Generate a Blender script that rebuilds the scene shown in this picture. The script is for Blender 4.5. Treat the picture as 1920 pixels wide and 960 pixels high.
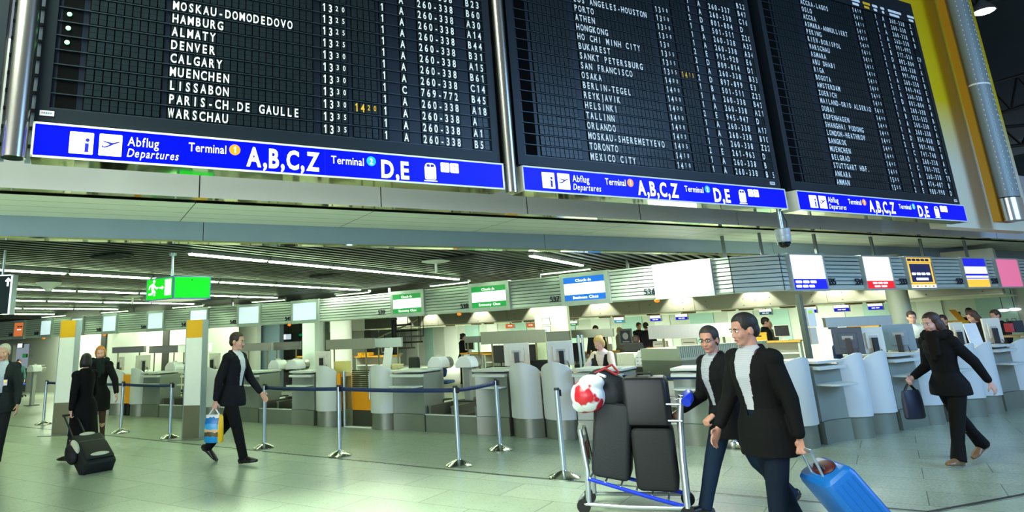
import bpy, bmesh, math, random
import numpy as np
from mathutils import Vector, Matrix
for o in list(bpy.data.objects): bpy.data.objects.remove(o)
SC = bpy.context.scene
C = SC.collection
R = math.radians
random.seed(7)

# ------------------------------------------------------------------ camera, world, big lights, exposure
FPX, PPX, PPY, PITCH, ROLL, CZ = 1250.0, 768.4, 316.2, 0.245617, -0.042320, 1.6278
_rt0 = Vector((1, 0, 0)); _up0 = Vector((0, -math.sin(PITCH), math.cos(PITCH)))
FW = Vector((0, math.cos(PITCH), math.sin(PITCH)))
RT = _rt0 * math.cos(ROLL) + _up0 * math.sin(ROLL)
UP = -_rt0 * math.sin(ROLL) + _up0 * math.cos(ROLL)
cd = bpy.data.cameras.new('camera'); cam = bpy.data.objects.new('camera', cd); C.objects.link(cam)
m = Matrix((RT, UP, -FW)).transposed().to_4x4(); m.translation = Vector((0, 0, CZ)); cam.matrix_world = m
cd.sensor_fit = 'HORIZONTAL'; cd.sensor_width = 36.0; cd.lens = FPX * 36 / 1920
cd.shift_x = (960 - PPX) / 1920; cd.shift_y = (PPY - 480) / 1920
cd.clip_start = 0.05; cd.clip_end = 300
SC.camera = cam
SC.view_settings.view_transform = 'Standard'; SC.view_settings.look = 'None'
SC.view_settings.gamma = 1.0; SC.view_settings.use_curve_mapping = False
SC.view_settings.exposure = 0.0
try:
    SC.cycles.use_denoising = True
    SC.cycles.max_bounces = 7; SC.cycles.diffuse_bounces = 3; SC.cycles.glossy_bounces = 4
    SC.cycles.sample_clamp_indirect = 6.0; SC.cycles.caustics_reflective = False; SC.cycles.caustics_refractive = False
except Exception: pass

wd = bpy.data.worlds.new('hall_daylight'); SC.world = wd; wd.use_nodes = True
bg = wd.node_tree.nodes['Background']
bg.inputs[0].default_value = (0.60, 0.74, 0.84, 1); bg.inputs[1].default_value = 0.38

def area(name, loc, target, size, power, color, size_y=None, spread=None):
    l = bpy.data.lights.new(name, 'AREA'); l.energy = power; l.color = color
    l.shape = 'RECTANGLE' if size_y else 'SQUARE'; l.size = size
    if size_y: l.size_y = size_y
    if spread: l.spread = spread
    o = bpy.data.objects.new(name, l); C.objects.link(o); o.location = loc
    o.rotation_euler = (Vector(target) - Vector(loc)).to_track_quat('-Z', 'Y').to_euler()
    return o
def spot(name, loc, target, power, color, angle=70, blend=0.35, radius=0.04):
    l = bpy.data.lights.new(name, 'SPOT'); l.energy = power; l.color = color
    l.spot_size = R(angle); l.spot_blend = blend; l.shadow_soft_size = radius
    o = bpy.data.objects.new(name, l); C.objects.link(o); o.location = loc
    o.rotation_euler = (Vector(target) - Vector(loc)).to_track_quat('-Z', 'Y').to_euler()
    return o
# hall roof lamp high over the concourse, and the glazed hall side to the right
area('hall_roof_lamp', (-9, 4, 9.5), (-7, 10, 0), 12, 3900, (0.84, 1.0, 0.78), 8, R(84))
area('hall_rear_fill', (-11, -12, 3.6), (0, 8, 3.2), 14, 2500, (0.90, 0.96, 1.0), 4)  # added fill light behind the camera, brightens the gallery fascia and boards
area('hall_side_glazing', (15, 0.5, 6.5), (6.5, 9, 0.5), 9, 560, (0.30, 0.58, 1.0), 5, R(95))

# ------------------------------------------------------------------ geometry helpers
def ray(px, py):
    return FW + RT * ((px - PPX) / FPX) - UP * ((py - PPY) / FPX)
def atz(px, py, z):
    d = ray(px, py); t = (z - CZ) / d.z; return Vector((d.x * t, d.y * t, z))
def at(px, py, Y):
    d = ray(px, py); t = Y / d.y; return Vector((d.x * t, Y, CZ + d.z * t))
def onplane(px, py, p0, ang):
    # where the sight line meets the vertical plane through p0 at the angle ang: (distance along it, height)
    d = ray(px, py); c, s = math.cos(ang), math.sin(ang)
    t = (p0[0] * s - p0[1] * c) / (d.x * s - d.y * c)
    return (d.x * t - p0[0]) * c + (d.y * t - p0[1]) * s, CZ + d.z * t

class MB:
    def __init__(s): s.v = []; s.f = []; s.m = []
    def add(s, vs, fs, mi=0):
        b = len(s.v); s.v.extend([tuple(v) for v in vs]); s.f.extend([tuple(i + b for i in f) for f in fs]); s.m.extend([mi] * len(fs)); return s
    def box(s, c, d, rz=0, mi=0, M=None):
        x, y, z = d[0] / 2, d[1] / 2, d[2] / 2
        vs = [Vector((a, b, e)) for a in (-x, x) for b in (-y, y) for e in (-z, z)]
        if M is None: M = Matrix.Rotation(rz, 3, 'Z')
        vs = [M @ v + Vector(c) for v in vs]
        return s.add(vs, [(0, 1, 3, 2), (4, 6, 7, 5), (0, 4, 5, 1), (2, 3, 7, 6), (0, 2, 6, 4), (1, 5, 7, 3)], mi)
    def b2(s, x0, x1, y0, y1, z0, z1, mi=0):
        return s.box(((x0 + x1) / 2, (y0 + y1) / 2, (z0 + z1) / 2), (abs(x1 - x0), abs(y1 - y0), abs(z1 - z0)), 0, mi)
    def cyl(s, p0, p1, r0, r1=None, n=16, mi=0, caps=True):
        p0 = Vector(p0); p1 = Vector(p1); r1 = r0 if r1 is None else r1
        d = (p1 - p0).normalized(); a = d.orthogonal().normalized(); b = d.cross(a)
        vs = []
        for p, r in ((p0, r0), (p1, r1)):
            for i in range(n):
                t = 2 * math.pi * i / n; vs.append(p + a * r * math.cos(t) + b * r * math.sin(t))
        fs = [(i, (i + 1) % n, n + (i + 1) % n, n + i) for i in range(n)]
        if caps: fs += [tuple(range(n - 1, -1, -1)), tuple(range(n, 2 * n))]
        return s.add(vs, fs, mi)
    def tube(s, pts, r, n=8, mi=0):
        pts = [Vector(p) for p in pts]; rings = []; vs = []; prev = None
        for i, p in enumerate(pts):
            d = (pts[min(i + 1, len(pts) - 1)] - pts[max(i - 1, 0)]).normalized()
            if prev is None: a = d.orthogonal().normalized()
            else:
                a = prev - d * prev.dot(d); a = a.normalized() if a.length > 1e-6 else d.orthogonal().normalized()
            prev = a; b = d.cross(a); rr = r[i] if isinstance(r, (list, tuple)) else r
            for k in range(n):
                t = 2 * math.pi * k / n; vs.append(p + a * rr * math.cos(t) + b * rr * math.sin(t))
        fs = []
        for i in range(len(pts) - 1):
            for k in range(n): fs.append((i * n + k, i * n + (k + 1) % n, (i + 1) * n + (k + 1) % n, (i + 1) * n + k))
        fs += [tuple(range(n - 1, -1, -1)), tuple(range((len(pts) - 1) * n, len(pts) * n))]
        return s.add(vs, fs, mi)
    def lathe(s, prof, c=(0, 0, 0), n=24, mi=0):
        c = Vector(c); vs = []; k = len(prof)
        for i in range(n):
            t = 2 * math.pi * i / n
            for r, z in prof: vs.append(c + Vector((r * math.cos(t), r * math.sin(t), z)))
        fs = []
        for i in range(n):
            j = (i + 1) % n
            for q in range(k - 1): fs.append((i * k + q, j * k + q, j * k + q + 1, i * k + q + 1))
        if prof[0][0] > 1e-5: fs.append(tuple(i * k for i in range(n - 1, -1, -1)))
        if prof[-1][0] > 1e-5: fs.append(tuple(i * k + k - 1 for i in range(n)))
        return s.add(vs, fs, mi)
    def prism(s, poly, lo, hi, plane='xz', mi=0):
        n = len(poly)
        def mk(a, b, h): return (a, h, b) if plane == 'xz' else ((a, b, h) if plane == 'xy' else (h, a, b))
        vs = [mk(a, b, lo) for a, b in poly] + [mk(a, b, hi) for a, b in poly]
        fs = [tuple(range(n)), tuple(range(2 * n - 1, n - 1, -1))] + [(i, n + i, n + (i + 1) % n, (i + 1) % n) for i in range(n)]
        return s.add(vs, fs, mi)
    def ell(s, c, r, M=None, nu=16, nv=10, mi=0):
        c = Vector(c); M = M or Matrix.Identity(3); vs = []; fs = []
        vs.append(c + M @ Vector((0, 0, -r[2])))
        for j in range(1, nv):
            a = -math.pi / 2 + math.pi * j / nv
            for i in range(nu):
                t = 2 * math.pi * i / nu
                vs.append(c + M @ Vector((r[0] * math.cos(a) * math.cos(t), r[1] * math.cos(a) * math.sin(t), r[2] * math.sin(a))))
        vs.append(c + M @ Vector((0, 0, r[2]))); T = len(vs) - 1
        for i in range(nu):
            fs.append((0, 1 + (i + 1) % nu, 1 + i))
            for j in range(nv - 2):
                q = 1 + j * nu; fs.append((q + i, q + (i + 1) % nu, q + nu + (i + 1) % nu, q + nu + i))
            q = 1 + (nv - 2) * nu; fs.append((q + i, q + (i + 1) % nu, T))
        return s.add(vs, fs, mi)
    def loft(s, secs, n=20, mi=0):
        # secs: (centre, axis_u, axis_v, ru, rv)
        vs = []
        for c, u, v, ru, rv in secs:
            c = Vector(c); u = Vector(u); v = Vector(v)
            for i in range(n):
                t = 2 * math.pi * i / n; vs.append(c + u * ru * math.cos(t) + v * rv * math.sin(t))
        fs = []
        for j in range(len(secs) - 1):
            for i in range(n): fs.append((j * n + i, j * n + (i + 1) % n, (j + 1) * n + (i + 1) % n, (j + 1) * n + i))
        fs += [tuple(range(n - 1, -1, -1)), tuple(range((len(secs) - 1) * n, len(secs) * n))]
        return s.add(vs, fs, mi)
    def xform(s, M, start=0):
        for i in range(start, len(s.v)): s.v[i] = tuple(M @ Vector(s.v[i]))
        return s
    def mesh(s, name, mats, smooth=35):
        me = bpy.data.meshes.new(name); me.from_pydata(s.v, [], s.f)
        for mt in (mats if isinstance(mats, (list, tuple)) else [mats]): me.materials.append(mt)
        if any(s.m): me.polygons.foreach_set('material_index', s.m)
        if smooth:
            me.polygons.foreach_set('use_smooth', [True] * len(me.polygons))
            me.set_sharp_from_angle(angle=R(smooth))
        me.update(); return me
    def build(s, name, mats, parent=None, loc=None, rz=None, smooth=35, bevel=0):
        if not bevel:
            pass
        me = s.mesh(name, mats, smooth)
        if not bevel or True:
            bm = bmesh.new(); bm.from_mesh(me); bmesh.ops.recalc_face_normals(bm, faces=bm.faces); bm.to_mesh(me); bm.free()
        o = bpy.data.objects.new(name, me); C.objects.link(o)
        if parent: o.parent = parent
        if loc is not None: o.location = loc
        if rz is not None: o.rotation_euler = (0, 0, rz)
        if bevel:
            b = o.modifiers.new('bevel', 'BEVEL'); b.width = bevel; b.segments = 2; b.limit_method = 'ANGLE'; b.angle_limit = R(40)
        return o
def tag(o, label=None, cat=None, group=None, kind=None):
    if label: o['label'] = label
    if cat: o['category'] = cat
    if group: o['group'] = group
    if kind: o['kind'] = kind
    return o
def thing(name, label, cat, loc=(0, 0, 0), rz=0, group=None):
    o = bpy.data.objects.new(name, None); C.objects.link(o); o.location = loc; o.rotation_euler = (0, 0, rz); o.empty_display_size = 0.1
    return tag(o, label, cat, group)
def struct(name, mb, mats, **k):
    return tag(mb.build(name, mats, **k), kind='structure')
KIDS = {}
def copy_tree(o, label, loc, rz=None, parent=None):
    c = o.copy(); C.objects.link(c)
    if parent: c.parent = parent
    else:
        c['label'] = label; c.location = loc
        if rz is not None: c.rotation_euler = (0, 0, rz)
    for ch in [x for x in C.objects if x.parent == o]: copy_tree(ch, None, None, None, c)
    return c

# ------------------------------------------------------------------ materials (linear colour from sRGB)
def lin(c):
    return tuple(((x / 255) / 12.92 if x / 255 <= 0.04045 else ((x / 255 + 0.055) / 1.055) ** 2.4) for x in c) + (1,)
MATS = {}
def mat(name, rgb, rough=0.5, metal=0.0, emit=None, strength=0.0, noise=0.0, scale=20.0, bump=0.0, spec=None, stretch=None, alpha=None, trans=0.0):
    if name in MATS: return MATS[name]
    mt = bpy.data.materials.new(name); mt.use_nodes = True; nt = mt.node_tree; p = nt.nodes['Principled BSDF']
    p.inputs['Base Color'].default_value = lin(rgb); p.inputs['Roughness'].default_value = rough; p.inputs['Metallic'].default_value = metal
    if spec is not None: p.inputs['Specular IOR Level'].default_value = spec
    if trans: p.inputs['Transmission Weight'].default_value = trans
    if alpha is not None: p.inputs['Alpha'].default_value = alpha
    if emit is not None:
        p.inputs['Emission Color'].default_value = lin(emit); p.inputs['Emission Strength'].default_value = strength
    if noise or bump:
        tc = nt.nodes.new('ShaderNodeTexCoord'); n = nt.nodes.new('ShaderNodeTexNoise'); n.inputs['Scale'].default_value = scale; n.inputs['Detail'].default_value = 4
        src = tc.outputs['Object']
        if stretch:
            mp = nt.nodes.new('ShaderNodeMapping'); mp.inputs['Scale'].default_value = stretch
            nt.links.new(src, mp.inputs['Vector']); src = mp.outputs['Vector']
        nt.links.new(src, n.inputs['Vector'])
        if noise:
            mx = nt.nodes.new('ShaderNodeMix'); mx.data_type = 'RGBA'
            c = lin(rgb); mx.inputs['A'].default_value = tuple(x * (1 - noise) for x in c[:3]) + (1,); mx.inputs['B'].default_value = tuple(min(1, x * (1 + noise)) for x in c[:3]) + (1,)
            nt.links.new(n.outputs['Fac'], mx.inputs['Factor']); nt.links.new(mx.outputs['Result'], p.inputs['Base Color'])
        if bump:
            b = nt.nodes.new('ShaderNodeBump'); b.inputs['Strength'].default_value = bump; b.inputs['Distance'].default_value = 0.01
            nt.links.new(n.outputs['Fac'], b.inputs['Height']); nt.links.new(b.outputs['Normal'], p.inputs['Normal'])
    MATS[name] = mt; return mt
steel = mat('brushed_steel', (176, 176, 168), 0.32, 0.95, noise=0.10, scale=60, stretch=(1, 1, 0.03))
steel_b = mat('belt_steel', (150, 152, 142), 0.34, 0.9, noise=0.12, scale=30, stretch=(0.05, 1, 1))
chrome = mat('polished_metal', (205, 205, 200), 0.22, 1.0)
alu = mat('post_aluminium', (176, 192, 202), 0.30, 0.75, noise=0.05, scale=40)
mirror_y = mat('polished_underside', (206, 214, 150), 0.06, 1.0)
blk = mat('black_plastic', (20, 21, 22), 0.45, noise=0.15, scale=30)
dark = mat('dark_metal', (38, 40, 40), 0.5, 0.3, noise=0.1)
white = mat('white_paint', (244, 247, 242), 0.45, noise=0.03, scale=8)
cream = mat('cream_plastic', (214, 211, 196), 0.5, noise=0.04, scale=10)
tapeb = mat('navy_webbing', (18, 44, 92), 0.6, noise=0.15, scale=90, bump=0.2)
orange = mat('orange_panel', (243, 160, 18), 0.45, noise=0.03, scale=6)
rub = mat('black_rubber', (16, 16, 16), 0.8, noise=0.2, scale=40)
paper = mat('white_paper', (228, 230, 232), 0.8, noise=0.05, scale=12)
wood = mat('pale_wood_top', (214, 178, 120), 0.5, noise=0.12, scale=14, stretch=(1, 8, 1))
# ------------------------------------------------------------------ large structure
PHI = R(26.854); BU = Vector((math.cos(PHI), math.sin(PHI), 0)); BN = Vector((-math.sin(PHI), math.cos(PHI), 0))
B0 = Vector((-2.990, 5.044, 0))
A1 = R(-34.53); A0 = Vector((-1.886, 13.608, 0)); U1 = Vector((math.cos(A1), math.sin(A1), 0)); N1 = Vector((-math.sin(A1), math.cos(A1), 0))
A2 = R(28.03); F0 = Vector((6.286, 9.909, 0)); U2 = Vector((math.cos(A2), math.sin(A2), 0)); N2 = Vector((-math.sin(A2), math.cos(A2), 0))
def bp(s, o, z): return B0 + BU * s + BN * o + Vector((0, 0, z))
def r1(s, o=0, z=0): return A0 + U1 * s + N1 * o + Vector((0, 0, z))
def r2(s, o=0, z=0): return F0 + U2 * s + N2 * o + Vector((0, 0, z))

def granite(name, c1, c2, tile, joint, rough, ang, speck):
    mt = bpy.data.materials.new(name); mt.use_nodes = True; nt = mt.node_tree; p = nt.nodes['Principled BSDF']; L = nt.links.new
    tc = nt.nodes.new('ShaderNodeTexCoord'); mp = nt.nodes.new('ShaderNodeMapping'); mp.inputs['Rotation'].default_value = (0, 0, ang)
    L(tc.outputs['Object'], mp.inputs['Vector'])
    br = nt.nodes.new('ShaderNodeTexBrick'); br.offset = 0.5; br.inputs['Scale'].default_value = 1.0
    br.inputs['Brick Width'].default_value = tile[0]; br.inputs['Row Height'].default_value = tile[1]
    br.inputs['Mortar Size'].default_value = 0.006; br.inputs['Mortar Smooth'].default_value = 0.3
    br.inputs['Color1'].default_value = lin(c1); br.inputs['Color2'].default_value = lin(c2); br.inputs['Mortar'].default_value = lin(joint)
    L(mp.outputs['Vector'], br.inputs['Vector'])
    n1 = nt.nodes.new('ShaderNodeTexNoise'); n1.inputs['Scale'].default_value = 40; n1.inputs['Detail'].default_value = 6; n1.inputs['Roughness'].default_value = 0.75
    L(tc.outputs['Object'], n1.inputs['Vector'])
    rp = nt.nodes.new('ShaderNodeValToRGB'); rp.color_ramp.elements[0].position = 0.36; rp.color_ramp.elements[1].position = 0.62
    k = 1 - speck; rp.color_ramp.elements[0].color = (k, k, k, 1); rp.color_ramp.elements[1].color = (1, 1, 1, 1)
    L(n1.outputs['Fac'], rp.inputs['Fac'])
    n2 = nt.nodes.new('ShaderNodeTexNoise'); n2.inputs['Scale'].default_value = 4.5; n2.inputs['Detail'].default_value = 3
    L(tc.outputs['Object'], n2.inputs['Vector'])
    r2_ = nt.nodes.new('ShaderNodeMapRange'); r2_.inputs['To Min'].default_value = 0.86; r2_.inputs['To Max'].default_value = 1.08
    L(n2.outputs['Fac'], r2_.inputs['Value'])
    m1 = nt.nodes.new('ShaderNodeMix'); m1.data_type = 'RGBA'; m1.blend_type = 'MULTIPLY'; m1.inputs['Factor'].default_value = 1
    L(br.outputs['Color'], m1.inputs['A']); L(rp.outputs['Color'], m1.inputs['B'])
    m2 = nt.nodes.new('ShaderNodeMix'); m2.data_type = 'RGBA'; m2.blend_type = 'MULTIPLY'; m2.inputs['Factor'].default_value = 1
    L(m1.outputs['Result'], m2.inputs['A']); L(r2_.outputs['Result'], m2.inputs['B'])
    L(m2.outputs['Result'], p.inputs['Base Color'])
    rr = nt.nodes.new('ShaderNodeMapRange'); rr.inputs['To Min'].default_value = rough * 0.8; rr.inputs['To Max'].default_value = rough * 1.35
    L(n1.outputs['Fac'], rr.inputs['Value']); L(rr.outputs['Result'], p.inputs['Roughness'])
    return mt
tile_mat = granite('pale_granite_tiles', (184, 196, 174), (170, 184, 162), (1.2, 0.6), (104, 112, 98), 0.27, R(90) - A1 + R(-90), 0.16)
gran_mat = granite('speckled_granite', (184, 196, 172), (172, 184, 162), (1.2, 0.6), (118, 128, 108), 0.28, -A1, 0.58)
# floor: granite check-in zone and pale concourse, divided by the dark joint
J = [Vector((-31.3, 31.0, 0)), Vector((-9.83, 16.55, 0)), Vector((-2.56, 11.07, 0)), Vector((1.03, 8.42, 0)), Vector((4.28, 6.24, 0)), Vector((5.45, 6.66, 0)), Vector((30, 18.6, 0))]
mb = MB(); mb.add([(p.x, p.y, 0) for p in J] + [(34, 60, 0), (-40, 60, 0), (-40, 31, 0)], [tuple(range(10))])
mb.add([(p.x, p.y, 0) for p in J] + [(30, -14, 0), (-40, -14, 0), (-40, 31, 0)], [tuple(range(9, -1, -1))], 1)
struct('floor', mb, [gran_mat, tile_mat], smooth=0)
mb = MB()
for a, b in zip(J[:-1], J[1:]):
    d = (b - a).normalized(); n = Vector((-d.y, d.x, 0)) * 0.022
    mb.add([a - n, b - n, b + n, a + n], [(0, 1, 2, 3)])
    mb.add([a - n * 1.9, b - n * 1.9, b - n, a - n], [(0, 1, 2, 3)], 1)
for i in range(len(mb.v)): mb.v[i] = (mb.v[i][0], mb.v[i][1], 0.002)
struct('trim_1', mb, [mat('dark_floor_joint', (44, 50, 42), 0.5), mat('steel_edge', (190, 200, 186), 0.25, 0.8)], smooth=0)

TUBE = 40.0
fascia_m = mat('grey_fascia', (204, 202, 210), 0.38, noise=0.03, scale=3)
soffit_m = mat('soffit_panels', (222, 226, 218), 0.5, noise=0.03, scale=3)
beam_m = mat('blue_grey_beam', (134, 154, 174), 0.45, noise=0.05, scale=3)
def bstrip(mb, s0, s1, pts, mi=0):
    # extrude the section pts (o, z) along the board direction
    vs = [bp(s0, o, z) for o, z in pts] + [bp(s1, o, z) for o, z in pts]; n = len(pts)
    mb.add(vs, [(i, i + 1, n + i + 1, n + i) for i in range(n - 1)], mi)
# gallery front: fascia, polished underside, soffit, beam
mb = MB(); SM = [-9, -6.2, -3.4, -0.55, 1.487, 3.561, 5.669, 7.669, 9.75, 11.83, 13.61, 15.7, 17.8, 20, 30]
for a, b in zip(SM[:-1], SM[1:]):
    bstrip(mb, a + 0.006, b - 0.006, [(1.20, 4.6), (1.20, 3.115)])
    bstrip(mb, a - 0.006 if a > -9 else a, a + 0.006, [(1.215, 4.6), (1.215, 3.115)], 1)
bstrip(mb, -9, 30, [(1.20, 3.115), (1.41, 3.115), (1.41, 3.2)], 2)
bstrip(mb, -9, 30, [(1.20, 4.6), (2.9, 4.6), (2.9, 3.3)], 0)
struct('wall_gallery', mb, [fascia_m, dark, mirror_y], smooth=0)
mb = MB()
for k, (a, b) in enumerate(((1.41, 1.71), (1.71, 2.01), (2.01, 2.31), (2.31, 2.60))):
    for s0, s1 in zip(SM[:-1], SM[1:]):
        bstrip(mb, s0 + 0.005, s1 - 0.005, [(a + 0.004, 3.10), (b - 0.004, 3.10)])
bstrip(mb, -9, 30, [(1.4, 3.115), (2.64, 3.115)], 1)
struct('ceiling_soffit', mb, [soffit_m, dark], smooth=0)
mb = MB()
for a, b in ((-9, -3), (-3, 1.77), (1.77, 7.0), (7.0, 12.5), (12.5, 18), (18, 30)):
    bstrip(mb, a + 0.004, b - 0.004, [(2.60, 3.2), (2.60, 2.868)])
bstrip(mb, -9, 30, [(2.595, 2.868), (2.595, 2.850), (2.78, 2.850), (2.78, 3.2)], 1)
bstrip(mb, -9, 30, [(2.61, 3.2), (2.61, 2.87)], 2)
struct('trim_2', mb, [beam_m, mirror_y, dark], smooth=0)

# slatted ceiling over the check-in hall
CZL = 2.87; CD = R(57.5); CU = Vector((math.cos(CD), math.sin(CD), 0)); CN = Vector((-math.sin(CD), math.cos(CD), 0))
slat_m = mat('ceiling_slat', (28, 37, 32), 0.42, 0.3, noise=0.08, scale=5)
ctop = mat('ceiling_void', (18, 20, 19), 0.9)
CEND = 34.0
mb = MB(); S0 = B0 + BN * 2.78
def slat_start(q):
    # along CU from base point CN*q, where it crosses the beam line (o = 2.70)
    base = CN * q; den = CU.dot(BN); return (2.78 - (base - B0).dot(BN)) / den
q = -16.0
while q < 27:
    t0 = slat_start(q); t1 = min(t0 + 60, 62)
    base = CN * q
    if t1 > t0 + 0.5:
        a = base + CU * t0; b = base + CU * t1; w = CN * 0.040
        z0, z1 = CZL, CZL + 0.11
        mb.add([a - w + Vector((0, 0, z0)), a + w + Vector((0, 0, z0)), b + w + Vector((0, 0, z0)), b - w + Vector((0, 0, z0)),
                a - w + Vector((0, 0, z1)), a + w + Vector((0, 0, z1)), b + w + Vector((0, 0, z1)), b - w + Vector((0, 0, z1))],
               [(0, 1, 2, 3), (0, 3, 7, 4), (1, 5, 6, 2), (0, 4, 5, 1)])
    q += 0.185
bstrip(mb, -25, 45, [(2.70, 3.02), (60, 3.02)], 1)
struct('ceiling', mb, [slat_m, ctop], smooth=0)
# ------------------------------------------------------------------ lettering
GL = {}
def glyph(ch, bold=0.0, shear=0.0):
    k = (ch, bold, shear)
    if k not in GL:
        cu = bpy.data.curves.new('glyph', 'FONT'); cu.body = ch; cu.size = 1.0; cu.offset = bold; cu.shear = shear; cu.resolution_u = 3
        ob = bpy.data.objects.new('glyph', cu); C.objects.link(ob)
        dg = bpy.context.evaluated_depsgraph_get(); me = bpy.data.meshes.new_from_object(ob.evaluated_get(dg))
        vs = [tuple(v.co) for v in me.vertices]; fs = [tuple(p.vertices) for p in me.polygons]
        bpy.data.objects.remove(ob); bpy.data.curves.remove(cu); bpy.data.meshes.remove(me)
        xs = [v[0] for v in vs] or [0, .3]
        if ch == '1':
            q = bold * .6; vs = [(.06 - q, .60, 0), (.06 - q, .49 - q, 0), (.19 - q, .57, 0), (.19 - q, 0, 0), (.31 + q, 0, 0), (.31 + q, .728, 0), (.22, .728, 0)]; fs = [(0, 1, 2, 6), (2, 3, 4, 5, 6)]; xs = [.06 - q, .31 + q]
        GL[k] = (vs, fs, min(xs), max(xs))
    return GL[k]
CAPH = 0.728
def put(mb, ch, x, z, cap, y=0.0, xs=0.72, bold=0.0, shear=0.0, center=False, mi=0, wmax=None):
    if ch == ' ': return 0.3 * cap / CAPH * xs
    vs, fs, a, b = glyph(ch, bold, shear); k = cap / CAPH; kx = k * xs
    if wmax and (b - a) * kx > wmax: kx = wmax / (b - a)
    off = x - (a + b) / 2 * kx if center else x - a * kx
    mb.add([(off + v[0] * kx, y, z + v[1] * k) for v in vs], fs, mi)
    return (b - a) * kx
def cells(mb, s, x0, pitch, z, cap, y, mi=0, bold=0.020):
    for i, ch in enumerate(s): put(mb, ch, x0 + pitch * (i + 0.5), z, cap, y, 0.68, bold, 0, True, mi, pitch * 0.78)
def line(mb, s, x0, x1, z, cap, y, bold=0.02, shear=0.0, mi=0, gap=0.10):
    # a word set to fit the width x0..x1
    ws = []
    for ch in s:
        if ch == ' ': ws.append(0.28)
        else:
            g = glyph(ch, bold, shear); ws.append(g[3] - g[2])
    g = gap; tot = sum(ws) + g * (len(s) - 1); kx = (x1 - x0) / tot * 1.0; k = cap / CAPH; x = x0
    for ch, w in zip(s, ws):
        if ch != ' ':
            vs, fs, a, b = glyph(ch, bold, shear)
            mb.add([(x + (v[0] - a) * kx, y, z + v[1] * k) for v in vs], fs, mi)
        x += (w + g) * kx
def disc(mb, x, z, r, y, n=24, mi=0):
    mb.add([(x + r * math.cos(2 * math.pi * i / n), y, z + r * math.sin(2 * math.pi * i / n)) for i in range(n)], [tuple(range(n))], mi)
def rrect(x0, x1, z0, z1, r, n=5):
    pts = []
    for cx, cz, a0 in ((x1 - r, z0 + r, -90), (x1 - r, z1 - r, 0), (x0 + r, z1 - r, 90), (x0 + r, z0 + r, 180)):
        for i in range(n + 1):
            a = R(a0 + 90 * i / n); pts.append((cx + r * math.cos(a), cz + r * math.sin(a)))
    return pts
def tile(mb, x0, x1, z0, z1, y, r=0.008, mi=0):
    p = rrect(x0, x1, z0, z1, r); mb.add([(a, y, b) for a, b in p], [tuple(range(len(p)))], mi)

# ------------------------------------------------------------------ departure boards with split flaps
bd_case = mat('board_case', (22, 31, 38), 0.42, 0.0, spec=0.22, noise=0.05, scale=4)
bd_row = mat('board_row_strip', (17, 25, 36), 0.35, 0.0, spec=0.22, noise=0.08, scale=3)
bd_flap = mat('flap_black', (22, 32, 36), 0.28, 0.0, spec=0.22, noise=0.35, scale=9)
bd_pit = mat('flap_window', (4, 5, 6), 0.8, spec=0.05)
bd_ridge = mat('board_row_ridge', (36, 50, 58), 0.4, 0.3)
ink = mat('white_flap_lettering', (252, 252, 250), 0.6)
yink = mat('amber_flap_lettering', (255, 190, 0), 0.6)
led_m = mat('green_led', (190, 255, 210), 0.4, emit=(120, 255, 165), strength=2.2)
Z0, RP = 3.560, 0.1305
T1 = [("WARSCHAU","1335","","1","A","260-338","B5"),("PARIS-CH.DE GAULLE","1335","","1","A","260-338","A1"),("LISSABON","1330","1420","1","A","260-338","A"),
("MUENCHEN","1330","","1","A","260-338","A18"),("CALGARY","1330","","1","C","769-772","B45"),("DENVER","1330","","1","A","260-338","C14"),("ALMATY","1330","","1","A","260-338","B61"),
("HAMBURG","1325","","1","A","260-338","A15"),("MOSKAU-DOMODEDOVO","1325","","1","A","260-338","B31"),("","1325","","1","A","260-338","B44"),("","1320","","1","A","260-338","A14"),
("","","","1","A","260-338","A30"),("","","","1","A","260-338","B60"),("","","","","A","260-338","B23")]
T2 = [("MEXICO CITY","1410","","1","A","260-338","B 5"),("TORONTO","1410","","1","A","260-338","B"),("MOSKAU-SHEREMETYEVO","1405","","2","E","261-963","D"),("ORLANDO","1405","","1","A","260-338","Z22"),
("TALLINN","1400","","1","A","260-338","B10"),("HELSINKI","1400","","1","A","260-338","A17"),("REYKJAVIK","1400","","2","E","945-947","D"),("BERLIN-TEGEL","1400","","1","A","260-338","A21"),
("OSAKA","1400","","1","A","260-338","B42"),("SAN FRANCISCO","1400","","1","B","501-511","Z23"),("SANKT PETERSBURG","1355","1415","2","D","897-899","E3"),("BUKAREST","1355","","1","A","260-338","B33"),
("HO CHI MINH CITY","1355","","2","D","809-814","D1"),("HONGKONG","130","","2","E","915-920","E6"),("ATHEN","1350","","1","A","260-338","A34"),("PORTO","1350","","1","A","260-338","A32"),
("LOS ANGELES-HOUSTON","1350","","1","B","501-511","Z20"),("","1350","","2","D","801-804","D"),("","","","1","A","260-338","C16"),("","","","1","A","260-337","B47"),("","","","","","","B22")]
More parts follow.
